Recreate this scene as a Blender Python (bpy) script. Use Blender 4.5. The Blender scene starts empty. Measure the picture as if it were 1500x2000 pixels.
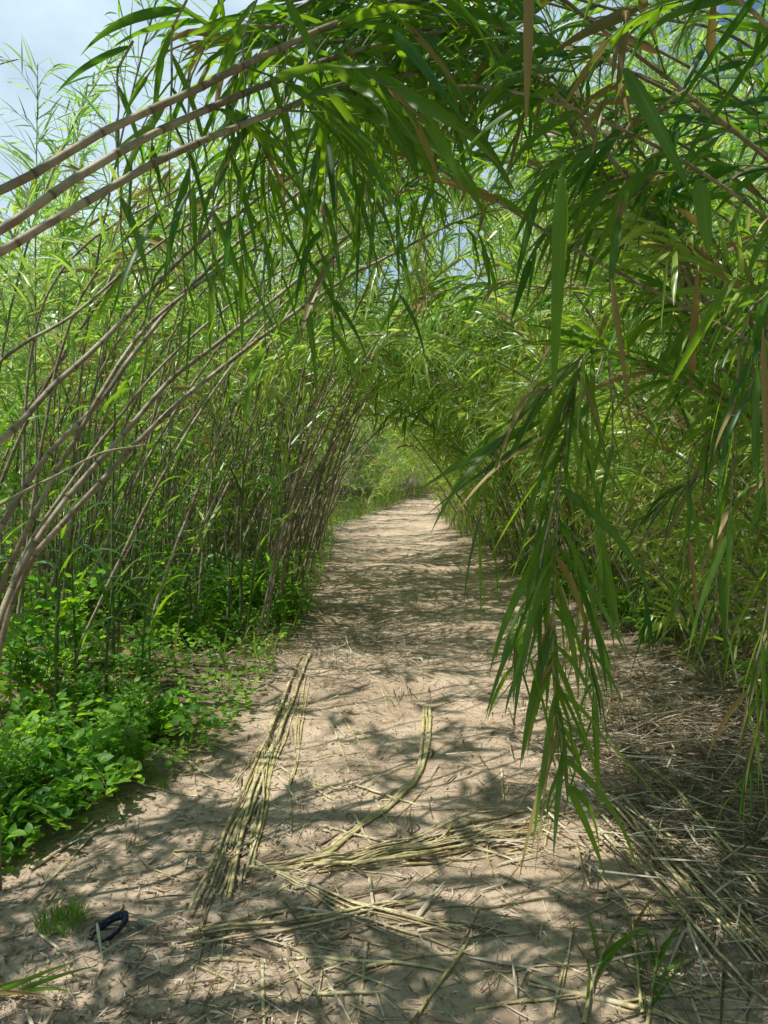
import bpy, math, random
import numpy as np

rng = np.random.default_rng(7)
random.seed(7)
scn = bpy.context.scene
COL = scn.collection
R = math.radians
U = lambda a, b: float(rng.uniform(a, b))

# ------------------------------------------------------------------ camera
PITCH = R(-4.2); CAMH = 1.6; F = 1500.0
cam = bpy.data.cameras.new('camera'); cam.sensor_fit = 'HORIZONTAL'
cam.angle = 2*math.atan(750/F); cam.clip_start = .03; cam.clip_end = 3000
co = bpy.data.objects.new('camera', cam); COL.objects.link(co)
co.location = (0, 0, CAMH); co.rotation_euler = (math.pi/2+PITCH, 0, 0)
scn.camera = co
def ray(px, py):
    dx, dy = (px-750)/F, (1000-py)/F
    c, s = math.cos(PITCH), math.sin(PITCH)
    return np.array([dx, c-dy*s, s+dy*c])
def at(px, py, Y):
    r = ray(px, py); return r*(Y/r[1])+np.array([0, 0, CAMH])

# ------------------------------------------------------------------ noise / terrain
_h = rng.random((256, 256))
def vn(x, y):
    x = np.asarray(x, float); y = np.asarray(y, float)
    xi = np.floor(x).astype(int); yi = np.floor(y).astype(int)
    fx = x-xi; fy = y-yi; fx = fx*fx*(3-2*fx); fy = fy*fy*(3-2*fy)
    g = lambda a, b: _h[a & 255, b & 255]
    return ((g(xi, yi)*(1-fx)+g(xi+1, yi)*fx)*(1-fy)+(g(xi, yi+1)*(1-fx)+g(xi+1, yi+1)*fx)*fy)*2-1
EY = np.array([0, 2.3, 2.9, 3.4, 4, 5.5, 7.5, 13, 15.5, 18, 21, 27, 34, 42, 60])
EL = np.array([-2.4, -2.0, -1.45, -1.25, -.95, -.85, -.8, -.9, -1.1, -.8, -.3, .75, 3.2, 7., 14])
ER = np.array([2.6, 2.5, 2.4, 2.3, 2.2, 2.0, 1.8, 1.5, 1.4, 1.4, 1.5, 2.6, 5.4, 10., 18])
def edgeL(y): return np.interp(y, EY, EL)
def edgeR(y): return np.interp(y, EY, ER)
def sst(a, b, x):
    t = np.clip((x-a)/(b-a), 0, 1); return t*t*(3-2*t)
def gz(x, y):
    x = np.asarray(x, float); y = np.asarray(y, float)
    l = edgeL(y)-x; r = x-edgeR(y)
    z = .10*sst(-.3, 1.2, l)+.16*sst(-.7, 1.2, r)
    z = z+.035*vn(x*.9+3, y*.9)+.016*vn(x*3.1, y*3.1)+.009*vn(x*8, y*8+5)+.004*vn(x*21, y*21)
    z = z+.05*np.clip(y-34, 0, 60)*.3
    return z
def G(x, y, dz=0.): return np.array([x, y, float(gz(x, y))+dz])
def gp(px, py, dz=0.):
    r = ray(px, py); t = -CAMH/r[2]; x, y = r[0]*t, r[1]*t
    for _ in range(3):
        t = (float(gz(x, y))-CAMH)/r[2]; x, y = r[0]*t, r[1]*t
    return G(x, y, dz)

# ------------------------------------------------------------------ mesh helpers
class MB:
    def __init__(s): s.v = []; s.f = []; s.a = []; s.n = 0
    def add(s, v, f, a):
        s.v.append(v); s.f.append(f+s.n); s.a.append(a); s.n += len(v)
    def mesh(s, name, mat, smooth=True):
        me = bpy.data.meshes.new(name)
        if s.n == 0: return me
        v = np.concatenate(s.v).astype(np.float32); f = np.concatenate(s.f).astype(np.int32); a = np.concatenate(s.a).astype(np.float32)
        me.vertices.add(len(v)); me.vertices.foreach_set('co', v.ravel())
        me.loops.add(f.size); me.loops.foreach_set('vertex_index', f.ravel())
        me.polygons.add(len(f)); me.polygons.foreach_set('loop_start', np.arange(len(f), dtype=np.int32)*4)
        me.polygons.foreach_set('loop_total', np.full(len(f), 4, np.int32))
        me.polygons.foreach_set('use_smooth', np.full(len(f), smooth))
        me.update()
        at_ = me.attributes.new('info', 'FLOAT_COLOR', 'POINT'); at_.data.foreach_set('color', a.ravel())
        me.materials.append(mat); me.validate()
        return me
def obj(name, me, parent=None):
    o = bpy.data.objects.new(name, me); COL.objects.link(o)
    if parent is not None: o.parent = parent
    return o
def empty(name, loc, label, cat, group=None):
    o = bpy.data.objects.new(name, None); COL.objects.link(o); o.location = loc; o.empty_display_size = .1
    o['label'] = label; o['category'] = cat
    if group: o['group'] = group
    return o
def tag(o, label, cat, group=None, kind=None):
    if kind: o['kind'] = kind
    if label: o['label'] = label
    if cat: o['category'] = cat
    if group: o['group'] = group
    return o
def unit(v): return v/np.maximum(np.linalg.norm(v, axis=-1, keepdims=True), 1e-9)

class LV:
    """a list of leaf blades, as arrays"""
    K = ('P', 'D', 'S', 'L', 'W', 'dr', 'dead')
    def __init__(s): s.r = []
    def add(s, P, D, S, L, W, dr, dead=0.): s.r.append(np.concatenate([P, D, S, [L, W, dr, dead]]))
    def arr(s): return np.array(s.r).reshape(-1, 13)
def xf(a, ang, sc, loc):
    """turn, scale and move leaf rows"""
    a = a.copy(); c, s = math.cos(ang), math.sin(ang)
    M = np.array([[c, -s, 0], [s, c, 0], [0, 0, 1]])
    for k in (0, 3, 6): a[:, k:k+3] = a[:, k:k+3] @ M.T
    a[:, 0:3] = a[:, 0:3]*sc+loc; a[:, 9] *= sc; a[:, 10] *= sc
    return a
def blades(mb, a, segs=6, fold=.22, shape='reed', across=3, kink=.12, flat=False):
    n = len(a)
    if n == 0: return
    P = a[:, 0:3].copy(); D = unit(a[:, 3:6]); S = a[:, 6:9]; L = a[:, 9]; W = a[:, 10]; dr = a[:, 11]; dead = a[:, 12]
    S = unit(S-D*np.sum(S*D, 1, keepdims=True))
    rnd = rng.random(n); tw = rng.normal(0, .18, n)*(3./segs); kk = np.where(rng.random(n) < kink, rng.integers(2, max(3, segs), n), -1)
    g = np.array([0, 0, -1.])
    V = []; A = []
    for i in range(segs+1):
        t = i/segs
        if shape == 'reed': w = min(1, .35+.65*(t/.14))*max(0, 1-t**1.9)**.9
        elif shape == 'ovate': w = (math.sin(math.pi*min(1, t**.72))**.8)*(1 if t < .99 else 0) if t > 0 else .05
        elif shape == 'heart': w = [.55, 1.0, .92, .62, .02][min(4, round(t*4))] if segs == 4 else math.sin(math.pi*t**.6)
        else: w = max(0, 1-t**1.5)
        w = max(w, .03)
        hw = (W*w*.5)[:, None]
        N = np.cross(S, D)
        c = P-N*(W*w*fold)[:, None]*(0 if across == 2 else 1)
        jag = 1.0
        lft, rgt = P-S*hw*jag, P+S*hw*jag
        cols = [lft, c, rgt] if across == 3 else [lft, rgt]
        V.append(np.stack(cols, 1))
        uu = [0, .5, 1] if across == 3 else [0, 1]
        A.append(np.stack([np.stack([rnd, np.full(n, t), np.full(n, q), dead], 1) for q in uu], 1))
        if i < segs:
            P = P+D*(L/segs)[:, None]
            if not flat:
                bend = dr/segs*(.5+1.3*t)
                bend = np.where(kk == i, bend+1.1, bend)
                D2 = unit(D+g*bend[:, None])
            else:
                D2 = unit(D+S*(dr/segs)[:, None])
            S = unit(S-D2*np.sum(S*D2, 1, keepdims=True)); D = D2
            cs, sn = np.cos(tw)[:, None], np.sin(tw)[:, None]
            S = S*cs+np.cross(D, S)*sn
    V = np.stack(V, 1); A = np.stack(A, 1)               # n, segs+1, across, ..
    idx = np.arange(n*(segs+1)*across).reshape(n, segs+1, across)
    f = np.stack([idx[:, :-1, :-1], idx[:, :-1, 1:], idx[:, 1:, 1:], idx[:, 1:, :-1]], -1).reshape(-1, 4)
    mb.add(V.reshape(-1, 3), f, A.reshape(-1, 4))

def spline(pts, step=.05):
    p = np.array(pts, float)
    if len(p) > 2:
        q = np.vstack([2*p[0]-p[1], p, 2*p[-1]-p[-2]]); out = []
        for i in range(1, len(q)-2):
            P = q[i-1:i+3]; k = np.concatenate([[0], np.cumsum(np.sqrt(np.linalg.norm(np.diff(P, axis=0), axis=1))+1e-4)])
            t = np.linspace(k[1], k[2], 16, endpoint=False)[:, None]
            L = lambda a, b, ta, tb: (tb-t)/(tb-ta)*a+(t-ta)/(tb-ta)*b
            A1, A2, A3 = L(P[0], P[1], k[0], k[1]), L(P[1], P[2], k[1], k[2]), L(P[2], P[3], k[2], k[3])
            B1, B2 = L(A1, A2, k[0], k[2]), L(A2, A3, k[1], k[3]); out.append(L(B1, B2, k[1], k[2]))
        p = np.vstack(out+[q[-2][None]])
    s = np.concatenate([[0], np.cumsum(np.linalg.norm(np.diff(p, axis=0), axis=1))])
    n = max(3, int(s[-1]/step)+1); t = np.linspace(0, s[-1], n)
    return np.stack([np.interp(t, s, p[:, k]) for k in range(3)], 1), s[-1]
class Path:
    def __init__(s, pts, step=.05):
        s.p, s.L = spline(pts, step); s.s = np.linspace(0, s.L, len(s.p)); s.t = unit(np.gradient(s.p, axis=0))
    def at(s, x): return np.array([np.interp(x, s.s, s.p[:, k]) for k in range(3)])
    def tan(s, x): return unit(np.array([np.interp(x, s.s, s.t[:, k]) for k in range(3)]))
def tube(mb, C, rad, nodef, tint, age, sides=7, flat=1.):
    """C (n,3) centres, rad (n,), nodef (n,) node mask, tint (n,) value per internode"""
    C = np.asarray(C); n = len(C); T = unit(np.gradient(C, axis=0))
    ref = np.array([0, 0, 1.]) if abs(T[0][2]) < .9 else np.array([0, 1., 0])
    a = unit(np.cross(T[0], ref)); X = []
    for i in range(n):
        a = unit(a-T[i]*np.dot(a, T[i])); X.append(a)
    X = np.array(X); Y = np.cross(T, X)
    th = np.linspace(0, 2*math.pi, sides, endpoint=False)
    V = C[:, None]+(X[:, None]*np.cos(th)[None, :, None]+Y[:, None]*np.sin(th)[None, :, None]*flat)*np.asarray(rad)[:, None, None]
    idx = np.arange(n*sides).reshape(n, sides); nx = np.roll(idx, -1, 1)
    f = np.stack([idx[:-1], nx[:-1], nx[1:], idx[1:]], -1).reshape(-1, 4)
    A = np.zeros((n, sides, 4)); A[..., 0] = np.asarray(tint)[:, None]; A[..., 1] = np.asarray(nodef)[:, None]
    A[..., 2] = np.linspace(0, 1, sides)[None]; A[..., 3] = np.asarray(age)[:, None] if np.ndim(age) else age
    mb.add(V.reshape(-1, 3), f, A.reshape(-1, 4))
def culm(mb, path, r0, r1, gap=.19, age=1., sides=8, jit=.002, lod=0, flat=1.):
    L = path.L; s = U(.03, .12); nodes = []
    while s < L-.02: nodes.append(s); s += gap*U(.8, 1.2)*(1-.35*s/L)
    ss = [0.]; nf = [0.]; tt = [U(0, 1)]; off = [np.zeros(3)]; bump = [1.]
    for k, x in enumerate(nodes):
        o = rng.normal(0, jit, 3); tn = U(0, 1)
        if lod == 0:
            ss += [x-.007, x, x+.008]; nf += [0, 1, .25]; tt += [tt[-1], tt[-1], tn]; off += [o]*3; bump += [1, 1.12, 1.03]
        else:
            ss += [x]; nf += [1]; tt += [tn]; off += [o]; bump += [1.1]
        ss += [x+gap*.3]; nf += [0]; tt += [tn]; off += [o*.5]; bump += [1.]
    m = [i for i, x in enumerate(ss) if x < L]
    ss = np.array([ss[i] for i in m]+[L]); nf = np.array([nf[i] for i in m]+[0]); tt = np.array([tt[i] for i in m]+[.5])
    off = np.array([off[i] for i in m]+[np.zeros(3)]); bump = np.array([bump[i] for i in m]+[.4])
    o = np.argsort(ss, kind='stable'); ss, nf, tt, off, bump = ss[o], nf[o], tt[o], off[o], bump[o]
    C = np.stack([np.interp(ss, path.s, path.p[:, k]) for k in range(3)], 1)+off*(ss > .01)[:, None]
    rad = (r0+(r1-r0)*(ss/L)**1.2)*bump
    tube(mb, C, rad, nf, tt, age, sides, flat)
    return nodes

def leafage(path, nodes, mbs, lv, lf=.35, gd=.25, clump=0., p_shoot=.75, p_leaf=.5, ls=(.3, .65), ll=(.14, .28), big=(.32, .52),
            hang=1., up=.25, dead=.04, dens=.055, w=.105, side0=None, tipbig=True):
    """side shoots and blades of one cane; stems go to mbs, blades to lv"""
    L = path.L
    ph = U(0, 6.28)
    for i, s in enumerate(nodes):
        t = s/L
        if t < lf: continue
        if clump and math.sin(s*2*math.pi/1.1+ph) < clump-.6: continue
        T = path.tan(s); P = path.at(s)
        ref = np.array([0, 0, 1.]) if abs(T[2]) < .95 else np.array([1., 0, 0])
        a = unit(np.cross(T, ref)); b = np.cross(a, T)
        ang = ph+(i % 2)*math.pi+U(-.7, .7)
        perp = a*math.cos(ang)+b*math.sin(ang)
        ramp = min(1, (t-lf)/.15+.3)
        if U(0, 1) < p_shoot*ramp and t < .97:
            for rep in range(1 if U(0, 1) < .6 else 2):
                if rep: perp = unit(perp+rng.normal(0, .8, 3)); perp = unit(perp-T*np.dot(perp, T))
                al = R(U(20, 55)); d = unit(T*math.cos(al)+perp*math.sin(al)+np.array([0, 0, up]))
                lb = U(*ls)*(1.15-.4*t); n = 7; pts = [P]; c = P.copy(); dd = d.copy(); curve = hang*U(.35, 1.1)
                for k in range(n):
                    dd = unit(dd+np.array([0, 0, -1])*curve*(k/n)*.55+rng.normal(0, .03, 3)); c = c+dd*lb/n; pts.append(c.copy())
                pp = np.array(pts); tt = np.linspace(0, 1, len(pp))
                tube(mbs, pp, .0032*(1-.6*tt), np.zeros(len(pp)), np.full(len(pp), U(0, 1)), .15, 4)
                m = max(3, int(lb/dens)); sh_dead = 1. if U(0, 1) < dead*1.5 else 0.
                q0 = unit(np.cross(dd, rng.normal(0, 1, 3)))
                for j in range(m):
                    u = .12+.88*(j+.5)/m; k = u*n; k0 = min(n-1, int(k)); B = pp[k0]+(pp[k0+1]-pp[k0])*(k-k0); TT = unit(pp[k0+1]-pp[k0])
                    q = unit(q0-TT*np.dot(q0, TT)); q = q*(1 if j % 2 else -1)+rng.normal(0, .25, 3)
                    al = R(U(18, 50)) if j < m-1 else R(5)
                    D = unit(TT*math.cos(al)+unit(q)*math.sin(al)); l = U(*ll)*(1.1-.45*abs(u-.55)); D = unit(D-np.array([0, 0, gd*U(.2, 1.6)]))
                    dv = max(sh_dead*U(.6, 1), U(.7, 1) if U(0, 1) < dead else 0.)
                    lv.add(B, D, np.cross(D, q+rng.normal(0, .3, 3)), l, l*w*U(.75, 1.25), U(.05, .8)*hang, dv)
        if U(0, 1) < p_leaf*ramp:
            al = R(U(15, 40)); D = unit(T*math.cos(al)+perp*math.sin(al)+np.array([0, 0, .1])); l = U(*big)*(1.05-.3*t)
            D = unit(D-np.array([0, 0, gd*U(0, .8)])); lv.add(P, D, np.cross(D, perp)+rng.normal(0, .3, 3), l, l*w*U(.8, 1.2), U(.2, 1.4)*max(.5, hang), U(.7, 1) if U(0, 1) < dead*1.6 else 0.)
    if tipbig:
        T = path.tan(L*.99); P = path.at(L*.985)
        for j in range(7):
            q = rng.normal(0, 1, 3); q = unit(q-T*np.dot(q, T)); al = R(U(5, 30)); D = unit(T*math.cos(al)+q*math.sin(al)); l = U(*big)*.8
            lv.add(path.at(L*(.86+.02*j)), D, np.cross(D, q), l, l*w, U(.4, 1.3)*max(.5, hang), 0.)

# ------------------------------------------------------------------ materials
def newmat(name):
    m = bpy.data.materials.new(name); m.use_nodes = True; nt = m.node_tree; nt.nodes.clear()
    return m, nt, nt.nodes, nt.links
def N(nt, typ, **kw):
    n = nt.nodes.new(typ)
    for k, v in kw.items():
        if k in ('operation', 'blend_type', 'data_type', 'attribute_name', 'noise_dimensions', 'sky_type', 'feature'): setattr(n, k, v)
        else: n.inputs[k].default_value = v
    return n
def mixc(nt, fac, a, b, typ='MIX'):
    n = nt.nodes.new('ShaderNodeMix'); n.data_type = 'RGBA'; n.blend_type = typ
    for sock, v in ((n.inputs[0], fac), (n.inputs[6], a), (n.inputs[7], b)):
        if hasattr(v, 'is_output'): nt.links.new(v, sock)
        elif isinstance(v, (int, float)): sock.default_value = v
        else: sock.default_value = (*v, 1)
    return n.outputs[2]
def math_(nt, op, a, b=0., c=None):
    n = nt.nodes.new('ShaderNodeMath'); n.operation = op
    for k, v in enumerate((a, b) if c is None else (a, b, c)):
        if hasattr(v, 'is_output'): nt.links.new(v, n.inputs[k])
        else: n.inputs[k].default_value = v
    return n.outputs[0]
def maprange(nt, v, a, b, c=0., d=1.):
    n = nt.nodes.new('ShaderNodeMapRange'); nt.links.new(v, n.inputs[0])
    for k, x in zip((1, 2, 3, 4), (a, b, c, d)): n.inputs[k].default_value = x
    return n.outputs[0]
def info(nt):
    a = N(nt, 'ShaderNodeAttribute', attribute_name='info'); s = nt.nodes.new('ShaderNodeSeparateColor'); nt.links.new(a.outputs['Color'], s.inputs[0])
    return s.outputs[0], s.outputs[1], s.outputs[2], a.outputs['Alpha']

def leaf_mat(name, c0, c1, tr0, tr1, trans=.42, rough=.42, spec=.5, dead0=(.36, .26, .15), dead1=(.40, .27, .10), veins=True):
    m, nt, nd, lk = newmat(name)
    r, t, u, dead = info(nt)
    oi = nd.new('ShaderNodeObjectInfo')
    mixr = math_(nt, 'ADD', math_(nt, 'MULTIPLY', r, .6), math_(nt, 'MULTIPLY', oi.outputs['Random'], .4))
    base = mixc(nt, mixr, c0, c1)
    tex = nd.new('ShaderNodeTexCoord')
    nz = N(nt, 'ShaderNodeTexNoise', Scale=9.0, Detail=3.0); lk.new(tex.outputs['Object'], nz.inputs['Vector'])
    base = mixc(nt, maprange(nt, nz.outputs[0], .35, .75, 0., .55), base, [x*.45 for x in c0])
    # paler midrib and fine parallel veins
    d = math_(nt, 'ABSOLUTE', math_(nt, 'SUBTRACT', u, .5))
    if veins:
        base = mixc(nt, maprange(nt, d, .0, .07, .5, 0.), base, [x*1.9 for x in c1])
        v = math_(nt, 'SINE', math_(nt, 'MULTIPLY', u, 75.)); base = mixc(nt, maprange(nt, v, -1, 1, 0., .16), base, [x*1.7 for x in c1])
    # yellowed tips
    tip = math_(nt, 'MULTIPLY', maprange(nt, t, .82, 1., 0., 1.), maprange(nt, mixr, .55, .8, 0., .8))
    base = mixc(nt, tip, base, (.32, .26, .09))
    dc = mixc(nt, mixr, dead0, dead1); base = mixc(nt, dead, base, dc)
    tr = mixc(nt, mixr, tr0, tr1); tr = mixc(nt, dead, tr, (.38, .22, .07)); tr = mixc(nt, tip, tr, (.5, .4, .1))
    p = nd.new('ShaderNodeBsdfPrincipled'); lk.new(base, p.inputs['Base Color']); p.inputs['Roughness'].default_value = rough
    p.inputs['Specular IOR Level'].default_value = spec
    tb = nd.new('ShaderNodeBsdfTranslucent'); lk.new(tr, tb.inputs[0])
    ms = nd.new('ShaderNodeMixShader'); ms.inputs[0].default_value = trans
    lk.new(math_(nt, 'MULTIPLY_ADD', dead, -.2, trans), ms.inputs[0])
    lk.new(p.outputs[0], ms.inputs[1]); lk.new(tb.outputs[0], ms.inputs[2])
    o = nd.new('ShaderNodeOutputMaterial'); lk.new(ms.outputs[0], o.inputs[0])
    return m
M = {}
M['reed_leaf'] = leaf_mat('reed_leaf', (.012, .065, .020), (.10, .22, .035), (.06, .34, .02), (.62, .97, .02), trans=.42, rough=.38, spec=.55)  # shade of the near canopy is put into this leaf colour
M['reed_leaf_mid'] = leaf_mat('reed_leaf_mid', (.025, .14, .03), (.60, .76, .22), (.26, .70, .03), (.90, .99, .12), trans=.48, rough=.32, spec=.75)  # same leaf, lightened in colour as if partly sunlit, for the middle distance
M['reed_leaf_far'] = leaf_mat('reed_leaf_far', (.06, .24, .04), (.80, .92, .42), (.32, .78, .05), (.92, .99, .26), trans=.48, rough=.36, spec=.7, veins=False)  # same leaf again, glare of distant sunlight put into its colour
M['weed_leaf'] = leaf_mat('weed_leaf', (.025, .14, .02), (.30, .56, .06), (.15, .62, .02), (.70, .99, .05), trans=.48, rough=.5, veins=False)
M['grass'] = leaf_mat('grass', (.09, .20, .02), (.2, .32, .04), (.3, .6, .04), (.5, .75, .08), trans=.4, rough=.5, veins=False)

def culm_mat(name, cA, cB, cG, node=(.07, .045, .03), rough=.6):
    m, nt, nd, lk = newmat(name)
    r, nf, u, age = info(nt)
    oi = nd.new('ShaderNodeObjectInfo')
    mixr = math_(nt, 'FRACT', math_(nt, 'ADD', r, math_(nt, 'MULTIPLY', oi.outputs['Random'], .5)))
    base = mixc(nt, mixr, cA, cB)
    tex = nd.new('ShaderNodeTexCoord')
    nz = N(nt, 'ShaderNodeTexNoise', Scale=34., Detail=5., Roughness=.65); lk.new(tex.outputs['Object'], nz.inputs['Vector'])
    base = mixc(nt, maprange(nt, nz.outputs[0], .42, .68, 0., .7), base, [x*.38 for x in cA])
    n2 = N(nt, 'ShaderNodeTexNoise', Scale=6., Detail=2.); lk.new(tex.outputs['Object'], n2.inputs['Vector'])
    base = mixc(nt, maprange(nt, n2.outputs[0], .5, .7, 0., .45), base, [min(.6, x*1.5) for x in cB])
    base = mixc(nt, math_(nt, 'SUBTRACT', 1., age), base, cG)
    base = mixc(nt, maprange(nt, nf, .1, 1., 0., .85), base, node)
    p = nd.new('ShaderNodeBsdfPrincipled'); lk.new(base, p.inputs['Base Color']); p.inputs['Roughness'].default_value = rough
    b = N(nt, 'ShaderNodeBump', Strength=.35, Distance=.004); lk.new(nz.outputs[0], b.inputs['Height']); lk.new(b.outputs[0], p.inputs['Normal'])
    o = nd.new('ShaderNodeOutputMaterial'); lk.new(p.outputs[0], o.inputs[0])
    return m
M['culm'] = culm_mat('culm', (.26, .20, .135), (.50, .41, .29), (.10, .18, .04))
M['straw'] = culm_mat('straw', (.50, .37, .17), (.82, .68, .38), (.48, .46, .18), node=(.24, .18, .10), rough=.55)

def litter_mat():
    m, nt, nd, lk = newmat('dry_litter')
    r, t, u, a = info(nt)
    ramp = nd.new('ShaderNodeValToRGB'); lk.new(r, ramp.inputs[0])
    cr = ramp.color_ramp; cr.elements[0].color = (.12, .085, .055, 1); cr.elements[1].color = (.68, .60, .46, 1)
    for pos, c in ((.3, (.20, .14, .085)), (.55, (.32, .24, .14)), (.8, (.56, .47, .33))):
        e = cr.elements.new(pos); e.color = (*c, 1)
    base = mixc(nt, math_(nt, 'MULTIPLY', math_(nt, 'SINE', math_(nt, 'MULTIPLY', u, 40.)), .12), ramp.outputs[0], (.1, .07, .04))
    p = nd.new('ShaderNodeBsdfPrincipled'); lk.new(base, p.inputs['Base Color']); p.inputs['Roughness'].default_value = .6
    p.inputs['Specular IOR Level'].default_value = .35
    o = nd.new('ShaderNodeOutputMaterial'); lk.new(p.outputs[0], o.inputs[0]); return m
M['litter'] = litter_mat()

def ground_mat():
    m, nt, nd, lk = newmat('dirt')
    g = nd.new('ShaderNodeNewGeometry')
    def nz(s, d=6., r=.55):
        n = N(nt, 'ShaderNodeTexNoise', Scale=s, Detail=d, Roughness=r); lk.new(g.outputs['Position'], n.inputs['Vector']); return n.outputs[0]
    a, b, c = nz(1.1), nz(7.), nz(55., 8., .7)
    base = mixc(nt, maprange(nt, a, .35, .65), (.43, .32, .215), (.70, .54, .39))
    base = mixc(nt, maprange(nt, b, .48, .7, 0., .7), base, (.24, .17, .115))
    base = mixc(nt, maprange(nt, c, .5, .72, 0., .75), base, (.13, .09, .06))
    base = mixc(nt, maprange(nt, c, .30, .42, .4, 0.), base, (.5, .41, .3))
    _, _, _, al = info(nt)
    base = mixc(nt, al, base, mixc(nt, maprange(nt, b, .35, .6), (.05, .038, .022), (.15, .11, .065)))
    p = nd.new('ShaderNodeBsdfPrincipled'); lk.new(base, p.inputs['Base Color']); p.inputs['Roughness'].default_value = .9
    p.inputs['Specular IOR Level'].default_value = .2
    h = math_(nt, 'ADD', math_(nt, 'MULTIPLY', b, .6), math_(nt, 'MULTIPLY', c, .35))
    bp = N(nt, 'ShaderNodeBump', Strength=.9, Distance=.03); lk.new(h, bp.inputs['Height']); lk.new(bp.outputs[0], p.inputs['Normal'])
    o = nd.new('ShaderNodeOutputMaterial'); lk.new(p.outputs[0], o.inputs[0]); return m
M['dirt'] = ground_mat()

# ------------------------------------------------------------------ ground and path: one sheet, cut along the path edge
def ground():
    xs = np.concatenate([-np.geomspace(700, 5.2, 26), np.arange(-5, 5.01, .045), np.geomspace(5.2, 700, 26)])
    ys = np.concatenate([-np.geomspace(60, 1, 8), np.arange(-.6, 1.6, .2), np.arange(1.7, 12, .045), np.arange(12.1, 42, .2), np.geomspace(43, 1500, 24)])
    X, Y = np.meshgrid(xs, ys); Z = gz(X, Y); Z = np.where(Y > 100, gz(X, np.full_like(Y, 100.)), Z)
    V = np.stack([X, Y, Z], -1).reshape(-1, 3)
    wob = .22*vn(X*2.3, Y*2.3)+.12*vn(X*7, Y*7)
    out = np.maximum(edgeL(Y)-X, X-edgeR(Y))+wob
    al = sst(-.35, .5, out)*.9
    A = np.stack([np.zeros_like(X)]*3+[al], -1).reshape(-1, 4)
    ny, nx = X.shape; idx = np.arange(ny*nx).reshape(ny, nx)
    f = np.stack([idx[:-1, :-1], idx[:-1, 1:], idx[1:, 1:], idx[1:, :-1]], -1).reshape(-1, 4)
    oc = out.reshape(-1)[f].mean(1); yc = V[:, 1][f].mean(1)
    ins = (oc < 0) & (yc < 60) & (yc > -60)
    for nm, sel in (('ground', ~ins), ('dirt_path', ins)):
        ff = f[sel]; u, inv = np.unique(ff, return_inverse=True)
        mb = MB(); mb.add(V[u], inv.reshape(-1, 4), A[u]); o = obj(nm, mb.mesh(nm, M['dirt'])); o['kind'] = 'structure'
ground()

# ------------------------------------------------------------------ reed prototypes
def wild_path(H, t0, t1, p=1.6, side=.12):
    """a cane rooted at the origin that leans towards +X; tilts in degrees from vertical"""
    n = 26; c = np.zeros(3); pts = [c.copy()]; ph = U(0, 6); yaw = U(-side, side)
    for i in range(n):
        t = (i+.5)/n; a = R(t0+(t1-t0)*t**p); yw = yaw+.12*math.sin(ph+3*t)
        d = np.array([math.sin(a)*math.cos(yw), math.sin(a)*math.sin(yw), math.cos(a)]); c = c+d*H/n; pts.append(c.copy())
    return Path(pts, .08)
PROTO = {}
def make_proto(key, n, H, t0, t1, r=(.013, .005), age=1., segs=5, lod=0, mat='reed_leaf_mid', **kw):
    PROTO[key] = []
    for k in range(n):
        pth = wild_path(U(*H), U(*t0), U(*t1)); mc, ms, lv = MB(), MB(), LV()
        nodes = culm(mc, pth, r[0]*U(.85, 1.15), r[1], age=age, sides=6, lod=lod)
        leafage(pth, nodes, ms, lv, **kw)
        a = lv.arr(); ml = MB(); blades(ml, a, segs)
        PROTO[key].append(dict(path=pth, a=a, culm=mc.mesh('culm', M['culm']), shoots=ms.mesh('side_shoots', M['culm']),
                               leaf=ml.mesh('foliage', M[mat]), r=r))
make_proto('upright', 6, (4.2, 5.2), (3, 9), (14, 34), age=.75, lf=.13, p_shoot=.85, p_leaf=.7, hang=.7, ll=(.16, .32))
make_proto('leaning', 6, (4.0, 5.0), (9, 24), (38, 72), r=(.017, .006), age=.95, lf=.5, p_shoot=.7, p_leaf=.5, hang=1.1, ll=(.16, .32))
make_proto('arching', 6, (4.4, 5.4), (18, 32), (95, 130), age=.9, lf=.33, p_shoot=.95, p_leaf=.6, hang=1.3, ll=(.17, .33))
make_proto('leafy', 6, (3.0, 4.2), (8, 25), (50, 95), age=.7, lf=.07, p_shoot=.95, p_leaf=.7, hang=1.2, ll=(.17, .33), dead=.09)
make_proto('bare', 8, (2.2, 4.2), (4, 34), (15, 55), r=(.018, .007), age=1., lf=.6, p_shoot=.15, p_leaf=.15, hang=1., dead=.6, tipbig=False)
make_proto('tall', 4, (5.6, 6.4), (2, 7), (18, 40), age=.7, lf=.45, p_shoot=.95, p_leaf=.9, hang=.9, ll=(.2, .36), w=.07, mat='reed_leaf_far')

NB = [0]
def reed(kind, x, y, rot, sc, label, group, name='giant_reed', sink=.03):
    p = PROTO[kind][NB[0] % len(PROTO[kind])]; NB[0] += 1
    e = empty(name, G(x, y, -sink), label, 'reed', group); e.rotation_euler = (0, 0, rot); e.scale = (sc,)*3
    obj('culm', p['culm'], e)
    if kind != 'bare': obj('side_shoots', p['shoots'], e)
    obj('foliage', p['leaf'], e)
    return e

count = 0
GL = 'reeds of the stand left of the path'; GR = 'reeds of the stand right of the path'; GF = 'reeds far along the path'
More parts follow.
